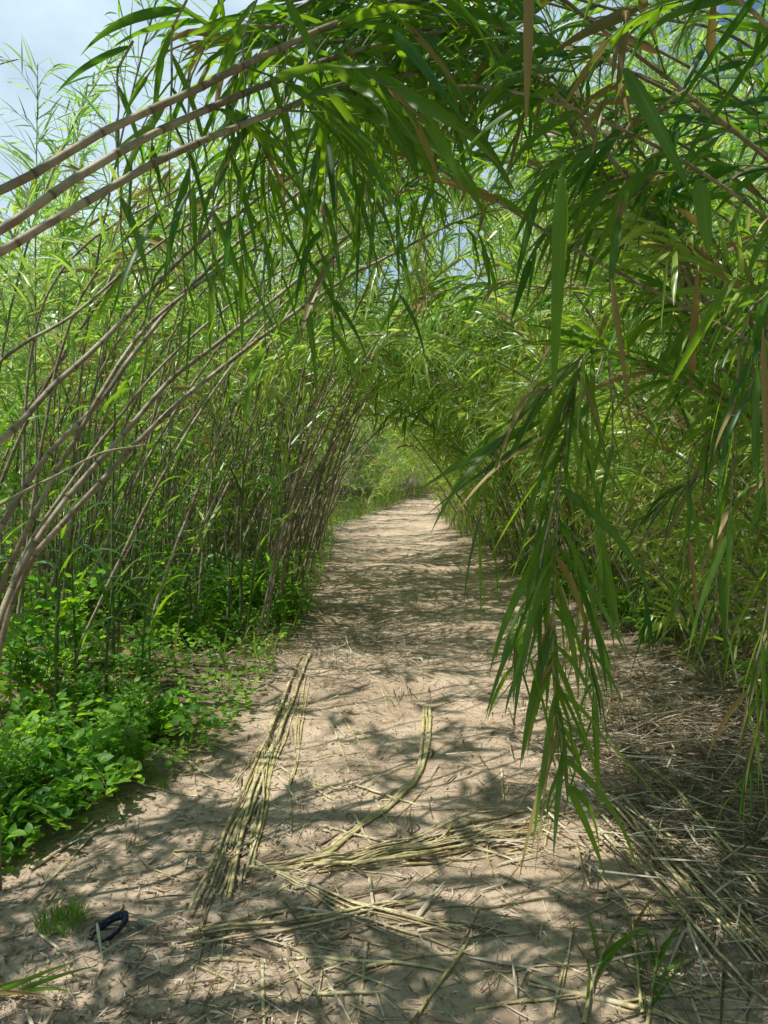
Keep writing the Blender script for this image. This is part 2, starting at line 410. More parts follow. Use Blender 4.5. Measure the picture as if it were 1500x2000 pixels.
# left stand, bases at the edge of the path
for i in range(46):
    y = 6.4+9.5*(i/46)**1.1+U(-.2, .2); x = float(edgeL(y))-.12-abs(rng.normal(0, .55)); k = random.choice(['leaning', 'leaning', 'upright', 'upright', 'bare', 'bare'])
    reed(k, x, y, U(-.95, .95), U(.8, 1.1),
         {'leaning': 'tan reed leaning over the left edge of the path', 'upright': 'upright leafy reed rooted at the left edge of the path', 'bare': 'bare brown dry cane slanting in the left stand'}[k], GL)
for i in range(36):
    y = U(6.6, 13); x = float(edgeL(y))-U(.9, 4.2); k = random.choice(['leaning', 'upright', 'upright', 'bare'])
    reed(k, x, y, U(-.9, .8), U(.85, 1.05),
         {'leaning': 'tan reed leaning right inside the left stand', 'upright': 'upright leafy reed inside the left stand', 'bare': 'bare brown dry cane deep in the left stand'}[k], GL)
for i, (x, y) in enumerate([(-3.1, 5.4), (-3.6, 5.9), (-2.9, 6.3), (-3.9, 6.6), (-2.55, 6.0)]):
    reed('bare' if i % 2 else 'leaning', x, y, U(-.3, .5), .95, 'tan reed leaning right behind the weeds at the left', 'reeds behind the left weeds')
# right stand: leafy to the ground
for i in range(44):
    y = 5.2+11*(i/44)+U(-.2, .2); x = float(edgeR(y))+.15+abs(rng.normal(0, .5)); k = random.choice(['leafy', 'leafy', 'arching', 'leafy', 'bare'] if y < 8 else ['leafy', 'bare', 'upright', 'leafy'])
    reed(k, x, y, math.pi+U(-.7, .7), U(.8, 1.02),
         {'leafy': 'reed with leaves down to the ground beside the right path edge', 'arching': 'reed arching left from the right edge of the path', 'bare': 'bare brown dry cane at the right edge of the path', 'upright': 'upright leafy reed rooted at the right edge of the path'}[k], GR)
for i in range(32):
    y = U(4.6, 12); x = float(edgeR(y))+U(.9, 4.); k = random.choice(['upright', 'leafy', 'leafy', 'leaning'])
    reed(k, x, y, math.pi+U(-.9, .9), U(.9, 1.15),
         {'leafy': 'bushy reed deep inside the right stand', 'leaning': 'tan reed leaning left inside the right stand', 'upright': 'upright leafy reed inside the right stand'}[k], GR)
for i in range(14):
    y = U(1.6, 4.4); x = U(2.5, 4.2)
    reed('leafy', x, y, math.pi+U(-.5, .5), U(.85, 1.05), 'leafy reed at the right frame edge next to the litter heap', 'near reeds at the right edge')
for i in range(16):
    y = U(3.6, 6.2); x = U(1.95, 3.)+.12*(y-3.6)
    reed('leafy', x, y, math.pi+U(-.9, .9), U(.55, .8), 'low bushy reed hanging to the ground behind the right litter heap', 'low reeds behind the right litter heap')
# far ones on both sides, arching in
for i in range(26):
    y = 14.5+16*(i/26)+U(-.4, .4); lft = i % 2
    x = float(edgeL(y))-U(.1, 1.6) if lft else float(edgeR(y))+U(.1, 1.6)
    k = random.choice(['leaning', 'upright', 'leafy']) if lft else random.choice(['leafy', 'upright', 'upright'])
    reed(k, x, y, (0 if lft else math.pi)+U(-1.2, 1.2), U(.75, .95),
         'distant reed leaning in from the left of the path' if lft else 'distant leafy reed leaning in from the right of the path', GF)

for i in range(12):
    y = U(8, 12); lft = i % 2; x = float(edgeL(y))-U(.6, 2.4) if lft else float(edgeR(y))+U(.5, 2.4)
    reed('arching' if i % 2 else 'tall', x, y, (0 if lft else math.pi)+U(-.5, .5), U(1.15, 1.35),
         'tall reed arching over the far path from the left' if lft else 'tall reed arching over the far path from the right', 'tall reeds arching over the far path')
for i in range(22):
    lft = i % 5 < 3; y = U(6.4, 10.5); x = -U(1.15, 2.6) if lft else U(2.1, 3.4)
    reed('tall', x, y, (0 if lft else math.pi)+U(-.5, .5), U(.88, 1.06), 'tall green reed closing the tunnel from the left, its plumed top over the path' if lft else 'tall green reed closing the tunnel from the right, its plumed top over the path', 'tall reeds closing the tunnel')
for i in range(40):
    lft = i % 3 == 0; y = U(17.5, 31) if lft else U(7.5, 27); x = float(edgeL(y))-U(.0, .9) if lft else float(edgeR(y))+U(.1, 1.1)
    reed('leafy', x, y, (0 if lft else math.pi)+U(-.8, .8), U(.45, .7) if lft else U(.6, .85), 'low sunlit reed crowding the left side of the far path' if lft else 'low sunlit reed hanging over the right side of the far path', 'low reeds crowding the far path')
for i, (x, y, q) in enumerate([(-1.5, 10.2, 0), (-1.5, 12.6, 0), (2.4, 11.4, 1), (2.5, 9.4, 1)]):
    reed('arching', x, y, math.pi*q+U(-.25, .25), U(1.35, 1.5), 'very tall reed arching high across the path from the right' if q else 'very tall reed arching high across the path from the left', 'very tall reeds closing the arch')
# tall plumed group against the sky, upper left
for i, (px, Y) in enumerate([(-60, 5.6), (20, 5.9), (70, 6.3), (120, 6.4), (165, 6.9), (100, 7.4)]):
    x = (px-750)/F*Y
    reed('tall', x, Y, U(-3, 3), U(.86, .95), 'tall reed top standing against the sky at the upper left', 'tall reeds against the sky')

# thicket behind: nobody could count it
def thicket():
    mc, ml = MB(), MB(); rows = []
    spots = []
    for i in range(330): y = U(9, 34); spots.append((float(edgeL(y))-U(2.5, 9.), y, U(-1, 1), random.choice(['upright', 'upright', 'leaning'])))
    for i in range(300): y = U(6.5, 34); spots.append((float(edgeR(y))+U(2.6, 9.), y, math.pi+U(-1, 1), random.choice(['upright', 'leafy'])))
    for i in range(70): y = U(24, 34); spots.append((float(edgeL(y))-U(.3, 5), y, U(0, 6.28), 'leafy'))
    for i in range(60): y = U(34, 38); spots.append((U(-3, 6), y, U(0, 6.28), 'leafy'))
    for i in range(100): y = U(36, 50); spots.append((U(-8, 16), y, U(0, 6.28), random.choice(['leafy', 'upright'])))
    for i in range(60): y = U(1.5, 7); spots.append((U(5, 9), y, U(0, 6.28), 'upright'))
    for i in range(150): y = U(-11, 2.5); spots.append((random.choice([-1, 1])*U(3., 8), y, U(0, 6.28), random.choice(['upright', 'leafy'])))  # unseen reeds beside and behind the camera, added to block sky light
    for i in range(60): y = U(-10, 0); q = random.choice([-1, 1]); spots.append((q*U(2.4, 3.6), y, (math.pi if q > 0 else 0)+U(-.4, .4), 'arching'))  # unseen arching reeds, added to close off the sky behind
    for i in range(40): spots.append((U(-3, 3), U(-14, -9), U(0, 6.28), 'leafy'))  # unseen reeds across the rear, added to keep ambient light out
    for i in range(40): y = U(4.5, 8); spots.append((U(-9, -4.6), y, U(0, 6.28), 'upright'))
    for i in range(12): y = U(7, 12); spots.append((float(edgeR(y))+U(1.6, 3.4), y, math.pi+U(-.5, .5), 'arching'))
    for i in range(6): y = U(8, 12); spots.append((float(edgeL(y))-U(1.8, 3), y, U(-.5, .5), 'arching'))
    for i in range(120): y = U(5.5, 18); spots.append((float(edgeR(y))+U(1.8, 7), y, math.pi+U(-.6, .6), 'tall'))
    for x, y, ro, k in spots:
        p = PROTO[k][rng.integers(len(PROTO[k]))]; sc = U(.9, 1.2); loc = G(x, y)
        a = xf(p['a'], ro, sc, loc); rows.append(a)
        c, s = math.cos(ro), math.sin(ro); q = p['path'].p[::4]; q = np.stack([q[:, 0]*c-q[:, 1]*s, q[:, 0]*s+q[:, 1]*c, q[:, 2]], 1)*sc+loc
        n = len(q); tube(mc, q, np.linspace(.012, .004, n), np.zeros(n), rng.random(n), 1., 4)
    n = 70000; y = 7+30*rng.random(n)**1.2; lft = rng.random(n) < .55
    off = np.where(lft, 1.6+5*rng.random(n), 1.0+5*rng.random(n)); off = off+(y > 15)*np.where(lft, 1.2, .4); x = np.where(lft, edgeL(y)-off-(y < 9)*1.5, edgeR(y)+off)
    far = rng.random(n) < .13; y = np.where(far, 33+8*rng.random(n), y); x = np.where(far, -7+16*rng.random(n), x)
    z = gz(x, y)+.1+(3.9+np.where(lft, 0, 2.2)+np.clip(y-9, 0, 30)*.16+.9*vn(x*.8, y*.8))*rng.random(n)**.85
    b = np.zeros((n, 13)); b[:, 0:3] = np.stack([x, y, z], 1); D = unit(rng.normal(0, 1, (n, 3))+np.array([0, 0, .5])); b[:, 3:6] = D
    b[:, 6:9] = np.cross(D, rng.normal(0, 1, (n, 3))); b[:, 9] = .22+.24*rng.random(n); b[:, 10] = b[:, 9]*.095; b[:, 11] = .5+1.5*rng.random(n); b[:, 12] = (rng.random(n) < .05)*.8
    rows.append(b)
    for i in range(300):      # bare stems crowding the foot of the left stand and the foot of the right one
        q = i % 4 != 0; y = U(6.3, 16) if q else U(5.2, 14); x = float(edgeL(y))-U(.15, 2.6) if q else float(edgeR(y))+U(.1, 1.8); h = U(1.1, 3.4); an = U(-.15, .38)*(1 if q else -1); yw = U(-.3, .3); an += rng.normal(0, .12)
        t = np.linspace(0, 1, 6); c = np.stack([x+h*np.sin(an*(1+.5*t))*t, y+h*yw*t*.5, float(gz(x, y))+h*t*np.cos(an)], 1)+rng.normal(0, .006, (6, 3))
        tube(mc, c, np.linspace(U(.007, .015), .005, 6), (np.arange(6) % 2)*.7, np.full(6, U(0, 1)), U(.5, 1.), 5)
    a = np.concatenate(rows); a = a[~((np.abs(a[:, 0]) < 2.1) & (a[:, 1] > -6) & (a[:, 1] < 4) & (a[:, 2] < 3.9))]; a[:, 10] *= 1.2; blades(ml, a, 3, across=2)
    o = obj('reed_thicket', ml.mesh('reed_thicket', M['reed_leaf_far'])); tag(o, 'dense sunlit mass of green reeds behind the stands', 'thicket', None, 'stuff')
    o = obj('reed_stems', mc.mesh('reed_stems', M['culm'])); tag(o, 'countless thin brown stems inside the thicket behind', 'stems', None, 'stuff')
thicket()

# ------------------------------------------------------------------ hero canes, traced on the photograph, each with its own course
def hero(name, label, pts, r0, r1, group=None, age=1., lf=.3, gap=.2, segs=7, pre=None, jit=.0016, mat='reed_leaf', **kw):
    P = [np.array(p, float) for p in (pre or [])]+[at(*p) for p in pts]
    root = P[0].copy(); P = [p-root for p in P]
    path = Path(P, .04); mc, ms, lv = MB(), MB(), LV()
    nodes = culm(mc, path, r0, r1, gap=gap, age=age, sides=10, jit=jit)
    leafage(path, nodes, ms, lv, lf=lf, **kw)
    ml = MB(); blades(ml, lv.arr(), segs)
    e = empty(name, root, label, 'reed', group)
    if 0 < len(ms.v) <= 8:
        for v_, f_, a_ in zip(ms.v, ms.f, ms.a): mc.v.append(v_); mc.f.append(f_+mc.n); mc.a.append(a_)
        mc.n += ms.n
    obj('culm', mc.mesh('culm', M['culm']), e)
    if len(ms.v) > 8: obj('side_shoots', ms.mesh('side_shoots', M['culm']), e)
    if ml.n: obj('foliage', ml.mesh('foliage', M[mat]), e)
    return e
K1 = dict(p_shoot=.85, p_leaf=.15, ls=(.35, .7), ll=(.16, .30), hang=1.2, up=.0, w=.11, dead=.03, gd=.4)
hero('leaning_reed', 'thick grey-brown cane, topmost of three crossing the upper left corner', [(-500, 560, 1.55), (0, 372, 1.6), (180, 270, 1.7), (350, 190, 1.8), (520, 105, 1.95), (700, 30, 2.15), (900, -20, 2.4)], .0112, .007, pre=[G(-2.6, 1.2), (-1.9, 1.4, 1.2)], lf=.72, **K1)
hero('leaning_reed', 'thick grey-brown cane, middle of three crossing the upper left corner', [(-500, 730, 1.5), (0, 452, 1.55), (170, 333, 1.65), (350, 238, 1.8), (520, 165, 2.0), (690, 100, 2.25), (870, 60, 2.5)], .0112, .007, pre=[G(-2.5, 1.3), (-1.8, 1.4, 1.)], lf=.72, **K1)
hero('leaning_reed', 'thick brown cane, lowest of three crossing the upper left corner', [(-500, 800, 1.45), (0, 492, 1.5), (170, 392, 1.6), (345, 298, 1.75), (500, 232, 1.95), (660, 175, 2.2), (830, 140, 2.5)], .0105, .0065, pre=[G(-2.4, 1.2), (-1.75, 1.35, .9)], lf=.72, **K1)
K2 = dict(p_shoot=.85, p_leaf=.3, big=(.2, .32), ls=(.3, .6), ll=(.14, .26), hang=1.1, up=.1, w=.1, gd=.4)
hero('leaning_reed', 'brown cane rising from the left frame edge towards the upper middle', [(0, 862, 2.3), (105, 752, 2.5), (200, 667, 2.7), (290, 570, 2.9), (370, 490, 3.1), (460, 420, 3.3), (560, 350, 3.5), (680, 290, 3.8), (820, 260, 4.2)], .0125, .006, pre=[G(-2.9, 1.7), (-2.1, 2., .9)], lf=.78, **K2)
hero('leaning_reed', 'pale cane rising behind the brown one at the left edge', [(0, 1030, 3.0), (95, 885, 3.1), (190, 790, 3.2), (270, 680, 3.4), (360, 570, 3.6), (430, 505, 3.8), (550, 400, 4.0), (700, 310, 4.3), (850, 260, 4.7)], .013, .006, pre=[G(-2.3, 2.9)], lf=.76, **K2)
hero('leaning_reed', 'long brown cane curving up from the lower left to the canopy centre', [(-10, 1250, 2.6), (30, 1130, 2.7), (110, 1000, 2.8), (240, 850, 3.0), (340, 735, 3.2), (430, 667, 3.3), (600, 530, 3.6), (740, 410, 3.8), (860, 320, 4.1)], .013, .006, pre=[G(-1.5, 2.6)], lf=.82, **K2)
hero('leaning_reed', 'long brown cane curving up just below its twin, reaching furthest right', [(0, 1265, 2.7), (60, 1100, 2.8), (125, 1020, 2.85), (235, 900, 3.0), (345, 790, 3.2), (500, 667, 3.5), (680, 540, 3.9), (750, 505, 4.0), (900, 430, 4.4), (1010, 400, 4.7)], .013, .005, pre=[G(-1.42, 2.72)], lf=.84, **K2)
hero('leaning_reed', 'thick weathered cane rooted at the left edge under the long curved pair', [(-10, 1190, 3.0), (50, 1040, 3.0), (140, 870, 3.1), (215, 740, 3.2), (285, 640, 3.4), (380, 560, 3.6), (520, 470, 3.9)], .013, .006, pre=[G(-1.7, 2.95)], lf=.85, **K2)
for i, (pts, lab) in enumerate([
    ([(-40, 760, 3.5), (150, 610, 3.8), (320, 470, 4.1), (500, 370, 4.4), (680, 300, 4.8)], 'thin brown cane sweeping up from the left edge under the three thick ones'),
    ([(30, 1120, 4.2), (170, 900, 4.3), (330, 700, 4.5), (500, 560, 4.8), (700, 450, 5.2), (860, 400, 5.5)], 'thin pale cane sweeping from the left weeds up behind the curved pair'),
    ([(180, 1210, 5.0), (290, 980, 5.1), (400, 790, 5.3), (530, 620, 5.6), (680, 480, 6.0), (820, 400, 6.3)], 'brown cane rising from the middle of the left weeds to the far canopy'),
    ([(420, 1180, 7.4), (500, 1000, 7.4), (600, 830, 7.6), (690, 680, 7.8), (740, 560, 8.1)], 'brown cane slanting up from the path edge, weeds at its foot')]):
    hero('leaning_reed', lab, pts, .0105+.001*i, .005, pre=[at(pts[0][0]-30, pts[0][1]+60, pts[0][2]-.05)*np.array([1, 1, 0])+np.array([-.15, 0, 0])], lf=.75, **K2)
hero('broken_reed', 'thin broken cane sticking out low from the left edge', [(-30, 1010, 2.4), (60, 955, 2.5), (110, 930, 2.6), (200, 885, 2.7), (290, 868, 2.8)], .0075, .004, pre=[G(-2.2, 2.2)], lf=1., tipbig=False)
hero('leaning_reed', 'slender cane slanting from the left weeds up over the path middle', [(360, 1150, 6.9), (455, 930, 7.0), (560, 790, 7.2), (680, 650, 7.4), (760, 560, 7.7), (850, 520, 8)], .0165, .006, pre=[G(-1.95, 6.8)], lf=.65, **K2)
hero('leaning_reed', 'slender cane slanting beside it with its crown over the path', [(300, 1200, 6.0), (370, 1000, 6.1), (440, 830, 6.2), (510, 700, 6.4), (600, 560, 6.7), (700, 470, 7)], .0145, .006, pre=[G(-1.85, 6.)], lf=.65, **K2)
# canopy canes coming in from the right
K3 = dict(p_shoot=.95, p_leaf=.7, ls=(.3, .65), ll=(.15, .30), big=(.25, .42), hang=1.2, up=.12, dead=.08, w=.108, gd=.3, clump=.3)
hero('arching_reed', 'brown cane arching from the right edge across the top of the view', [(1640, 790, 2.5), (1450, 660, 2.6), (1250, 555, 2.7), (1070, 455, 2.8), (965, 390, 2.85), (875, 340, 2.9), (765, 260, 3.0), (600, 135, 3.1), (450, 80, 3.2), (330, 100, 3.3), (260, 190, 3.35)], .0085, .004, pre=[G(2.6, 2.3), (2.1, 2.4, 1.2)], lf=.55, **K3)
bun = [(1600, 850, 3.5), (1365, 590, 3.4), (1285, 440, 3.3), (1180, 300, 3.2), (1050, 170, 3.1), (850, 60, 3.0), (640, 10, 2.9), (470, 60, 2.9)]
words = ['thickest', 'palest', 'lowest', 'uppermost', 'thinnest', 'most crooked', 'darkest']
for i in range(7):
    j = rng.normal(0, 22, (len(bun), 2)); off = rng.normal(0, .18)
    hero('arching_reed', f'{words[i]} cane of the dark bundle arching over the path from the right', [(p[0]+j[k][0], p[1]+j[k][1]+(i-3)*9, p[2]+off) for k, p in enumerate(bun)], .010, .004, 'bundle of canes arching from the right', pre=[G(2.9+U(-.3, .3), 3.6+off)], lf=.36, **K3)
hero('arching_reed', 'cane crossing the upper right corner and leaving at the top', [(1620, 420, 2.6), (1450, 270, 2.6), (1300, 150, 2.55), (1150, 40, 2.5), (1000, -80, 2.5), (800, -160, 2.5)], .0105, .005, pre=[G(3.2, 2.8), (2.6, 2.7, 1.5)], lf=.3, **K3)
hero('arching_reed', 'green cane along the right frame edge bending out of the top', [(1700, 300, 2.1), (1550, 100, 2.1), (1400, -30, 2.0), (1200, -120, 2.0)], .010, .005, pre=[G(2.6, 1.9), (2.2, 2., 1.6)], lf=.3, **K3)
hero('arching_reed', 'cane reaching from the right stand over the far canopy', [(1500, 700, 5.0), (1250, 600, 5.2), (1050, 560, 5.3), (900, 560, 5.4), (780, 610, 5.5)], .012, .004, pre=[G(3.0, 5.)], lf=.4, **K3)
hero('arching_reed', 'feathery cane hanging low over the path in the middle distance', [(1350, 620, 7.6), (1150, 590, 7.8), (950, 610, 8), (820, 670, 8), (710, 730, 8)], .013, .004, pre=[G(3.4, 7.5)], lf=.35, **K3)
hero('arching_reed', 'feathery cane hanging just below, tip over the path', [(1300, 700, 8.6), (1100, 660, 8.8), (940, 690, 9), (830, 760, 9), (760, 840, 9)], .013, .004, pre=[G(3.3, 8.6)], lf=.35, **K3)
hero('arching_reed', 'cane passing high overhead near the centre top', [(1500, 120, 4.2), (1200, 20, 4.0), (900, -60, 3.8), (600, -60, 3.6), (400, 0, 3.5)], .012, .005, pre=[G(3.8, 4.4)], lf=.3, **K3)
hero('arching_reed', 'cane crossing the canopy behind the dark bundle', [(1550, 500, 4.6), (1300, 330, 4.5), (1100, 230, 4.4), (900, 200, 4.3), (700, 260, 4.2), (560, 360, 4.2)], .012, .004, pre=[G(3.6, 4.8)], lf=.35, **K3)
for i, (yo, Y) in enumerate([(-60, 2.7), (30, 3.3), (120, 3.9), (200, 4.6), (-130, 3.0), (60, 2.4)]):
    hero('arching_reed', ['cane hidden in leaves under the top edge at the right', 'cane in the thick of the canopy, upper right', 'cane behind the thick of the canopy, upper right', 'farthest cane of the upper right canopy', 'cane half out of frame above the right canopy', 'nearest leafy cane of the upper right canopy'][i],
         [(1680, 520+yo, Y+.2), (1450, 330+yo, Y+.1), (1250, 210+yo, Y), (1050, 130+yo, Y), (850, 110+yo, Y), (680, 170+yo, Y)], .010, .004, pre=[G(3.2+.2*i, Y+.3)], lf=.4, **K3)
K4 = dict(K3); K4.update(clump=0., ls=(.3, .6), ll=(.15, .28), p_leaf=.5, gd=.15, up=.05)
for i, (pts, root, lab) in enumerate([
    ([(1400, 520, 5.4), (1250, 430, 5.5), (1100, 385, 5.5), (950, 400, 5.5), (800, 450, 5.5), (690, 540, 5.5)], G(3.1, 5.4), 'leafy cane closing the arch from the right, middle of the view'),
    ([(1450, 420, 6.2), (1300, 330, 6.2), (1100, 290, 6.2), (900, 330, 6.2), (720, 400, 6.2)], G(3.5, 6.2), 'leafy cane closing the arch from the right, high in the view'),
    ([(200, 720, 6.), (350, 540, 6.), (520, 430, 6.), (700, 360, 6.), (880, 350, 6.), (1010, 410, 6.)], G(-2.6, 6.), 'leafy cane closing the arch from the left, middle of the view'),
    ([(150, 600, 5.), (300, 420, 5.), (500, 320, 5.), (700, 295, 5.), (900, 345, 5.)], G(-2.5, 5.), 'leafy cane closing the arch from the left, high in the view'),
    ([(1450, 560, 4.8), (1250, 400, 4.8), (1080, 320, 4.8), (940, 330, 4.8), (850, 400, 4.8), (800, 520, 4.8)], G(2.9, 4.8), 'leafy cane drooping into the gap at the centre of the canopy'),
    ([(100, 560, 5.6), (330, 380, 5.6), (560, 290, 5.6), (760, 290, 5.6), (900, 370, 5.6), (960, 470, 5.6)], G(-2.7, 5.6), 'leafy cane drooping into the canopy centre from the left'),
    ([(1550, 330, 5.0), (1350, 190, 5.0), (1150, 120, 5.0), (980, 140, 5.0), (850, 220, 5.0)], G(3.6, 5.), 'leafy cane filling the upper right behind the dark bundle'),
    ([(1600, 150, 4.6), (1450, 50, 4.6), (1300, 10, 4.6), (1150, 20, 4.6)], G(3.7, 4.6), 'leafy cane filling the upper right corner'),
    ([(1450, 700, 7.), (1300, 600, 7.), (1100, 560, 7.), (930, 590, 7.), (780, 640, 7.), (700, 700, 7.)], G(3.6, 7.), 'dark feathery cane reaching left over the path, uppermost of its sheaf'),
    ([(1420, 780, 7.8), (1280, 690, 7.8), (1100, 640, 7.8), (930, 660, 7.8), (790, 710, 7.8)], G(3.8, 7.8), 'dark feathery cane reaching left over the path, second of its sheaf'),
    ([(1400, 850, 8.6), (1300, 780, 8.6), (1110, 720, 8.6), (950, 740, 8.6), (820, 800, 8.6)], G(3.9, 8.6), 'dark feathery cane reaching left over the path, third of its sheaf'),
    ([(1400, 900, 10.), (1250, 830, 10.), (1080, 790, 10.), (930, 820, 10.), (840, 880, 10.)], G(4.2, 10.), 'pale feathery cane hanging lowest over the far path')]):
    hero('arching_reed', lab, pts, .012, .004, pre=[root], lf=.35, segs=5, mat='reed_leaf' if i in (8, 9, 10) else 'reed_leaf_mid', **K4)  # silhouetted canes get the leaf colour with shade painted in
# unseen overhead canes added near and behind the camera to throw dappled shade
OV = [(-3.2, .6, .2, .7, 3.4), (2.9, -.2, -.8, .5, 3.3), (-3.6, -1.2, .4, -.6, 3.6), (3.1, 1.2, -.6, 1.4, 3.7), (-3.3, 1.5, .0, 1.8, 3.9),
      (3.2, 2.2, -.2, 2.3, 4.1), (3.0, 2.9, -.1, 3.2, 4.4), (3.4, 3.6, .6, 3.6, 4.6), (3.2, .2, .2, -.4, 3.7), (2.8, 1.9, .5, 1.9, 3.9), (-3.6, 1.9, -.6, 2.2, 4.0), (-4., 2.6, -.9, 2.8, 4.2), (-3.8, 1.2, -.8, 1.3, 3.6), (-4.2, 3.4, -1.2, 3.6, 4.6), (-3.4, .2, -.4, 1.2, 3.7), (-4., 2.2, -1.4, 1.8, 3.9), (-3.2, 2.9, .2, 2.4, 4.3), (-4.4, 1.6, -1., .6, 3.8), (3., .9, 1., .8, 3.6), (-2.9, -.2, .0, -.9, 3.8)]
OV += [(-3.4, 1.1, -.2, 1.5, 3.5), (-3.9, 1.8, -.3, 2.2, 4.2), (-3.6, 2.6, .1, 2.7, 4.4), (-4.3, 3.0, -.8, 3.3, 4.6), (3., .6, -.4, .9, 3.5), (3.3, 1.6, -.9, 1.7, 4.0), (-3.9, 4.1, -.4, 4.2, 5.0), (3.6, 4.3, .4, 4.4, 5.2)]
KO = dict(K3); KO.update(w=.16, clump=.5, ls=(.3, .6), ll=(.22, .36), dens=.04)
for i, (x0, y0, x1, y1, h) in enumerate(OV):
    pre = [G(x0, y0), (x0+(x1-x0)*.25, y0+(y1-y0)*.25, h*.72), (x0+(x1-x0)*.6, y0+(y1-y0)*.6, h), (x1, y1, h-.1), (x1+(x1-x0)*.2, y1, h-.4)]
    hero('arching_reed', 'reed arching overhead just above the frame', [], .011, .004, 'reeds arching above the frame', pre=pre, lf=.32, segs=4, **KO)

# ------------------------------------------------------------------ hanging frond, right of centre
def frond(name, label, pts, r0, r1, leaf_from, spacing, ll, hang=.8, spread=(8, 30), pre=None, width=.085, dead=.05, age=.9, group=None, tip=3):
    P = [np.array(p, float) for p in (pre or [])]+[at(*p) for p in pts]; root = P[0].copy(); P = [p-root for p in P]
    path = Path(P, .03); mc, lv = MB(), LV(); nodes = culm(mc, path, r0, r1, gap=.11, age=age, sides=8, jit=.002)
    s = leaf_from*path.L; k = 0
    while s < path.L:
        T = path.tan(s); B = path.at(s); a = np.array([1., 0, 0]) if abs(T[0]) < .8 else np.array([0, 1., 0]); a = unit(a-T*np.dot(a, T)); b = np.cross(T, a)
        an = U(0, 6.28) if k % 3 == 0 else (k % 2)*math.pi+U(-1.1, 1.1); q = a*math.cos(an)+b*math.sin(an); al = R(U(*spread)); D = unit(T*math.cos(al)+q*math.sin(al)); l = U(ll[0]*.7, ll[1]*1.1)
        lv.add(B, D, np.cross(D, q)+rng.normal(0, .6, 3), l, l**.6*width*.5*U(.7, 1.25), U(.3, 2.2)*hang, U(.7, 1) if U(0, 1) < dead else 0); s += spacing*U(.7, 1.3); k += 1
    ml = MB(); blades(ml, lv.arr(), 9, kink=.3)
    e = empty(name, root, label, 'reed', group); obj('culm', mc.mesh('culm', M['culm']), e); obj('foliage', ml.mesh('foliage', M['reed_leaf']), e)
    return e
frond('drooping_reed', 'long reed hanging down over the path, right of centre, tip near the ground', [(1700, 960, 2.7), (1415, 787, 2.5), (1280, 722, 2.4), (1180, 682, 2.25), (1140, 700, 2.15), (1120, 767, 2.1), (1095, 907, 2.05), (1085, 1100, 2.0), (1080, 1300, 2.0), (1092, 1420, 2.0), (1108, 1540, 2.0)], .0085, .002, .40, .015, (.24, .42), spread=(8, 62), width=.075, dead=.1, pre=[G(2.9, 2.9), (2.4, 2.8, .9)])
FR = 'thin shoots hanging beside the drooping reed'
frond('hanging_shoot', 'thin shoot hanging left of the drooping reed, leaf tips over the path', [(1130, 700, 2.15), (1040, 790, 2.1), (980, 860, 2.1), (950, 950, 2.1), (935, 1040, 2.1)], .003, .0015, .1, .05, (.2, .36), group=FR)
frond('hanging_shoot', 'thin shoot hanging close behind the drooping reed', [(1180, 690, 2.3), (1140, 850, 2.3), (1170, 1000, 2.3), (1160, 1200, 2.3), (1150, 1330, 2.3)], .003, .0015, .1, .055, (.2, .36), group=FR, dead=.12)
frond('hanging_shoot', 'leafy shoot behind the lowest part of the drooping reed', [(1120, 1050, 2.1), (1140, 1200, 2.1), (1160, 1350, 2.1), (1175, 1450, 2.1)], .003, .0015, .05, .035, (.2, .34), group=FR, spread=(6, 40))
frond('hanging_shoot', 'leafy shoot left of the tip of the drooping reed', [(1080, 1000, 2.05), (1040, 1130, 2.05), (1010, 1230, 2.05), (1000, 1330, 2.05)], .003, .0015, .05, .04, (.18, .32), group=FR, spread=(6, 40))
frond('hanging_shoot', 'short shoot with yellowed leaves right of the drooping reed', [(1190, 700, 2.2), (1195, 830, 2.2), (1200, 950, 2.2), (1180, 1060, 2.2)], .003, .0015, .1, .06, (.18, .3), group=FR, dead=.3)
frond('hanging_shoot', 'leafy shoot in front of the lower half of the drooping reed', [(1090, 950, 1.98), (1060, 1080, 1.95), (1040, 1200, 1.95), (1020, 1300, 1.95)], .003, .0015, .1, .05, (.2, .34), group=FR)
RG = 'shoots hanging at the right frame edge'
for i, (x, y0, y1, Y) in enumerate([(1440, 620, 1050, 1.9), (1490, 900, 1400, 1.8), (1400, 1000, 1250, 2.1), (1480, 1250, 1560, 2.0), (1330, 880, 1200, 2.5), (1500, 420, 800, 1.8), (1260, 1000, 1230, 2.9), (1380, 700, 950, 2.6)]):
    frond('hanging_shoot', ['topmost slim shoot at the right edge hanging in front of the canes', 'long green shoot hanging at the right edge, mid height', 'curled shoot hanging left of the right edge shoots', 'lowest shoot at the right edge above the straw heap', 'shoot hanging between the drooping reed and the right edge', 'shoot hanging at the right edge below the corner canes', 'small shoot hanging before the dark base of the right stand', 'short shoot hanging before the right stand, upper part'][i],
          [(x+190, y0-110, Y+.2), (x+90, y0-60, Y+.1), (x+20, y0, Y), (x+U(-20, 20), (y0+y1)/2, Y), (x+U(-50, 10), y1, Y)], .004, .0018, .2, .04, (.17, .32), group=RG, dead=.12, width=.07)
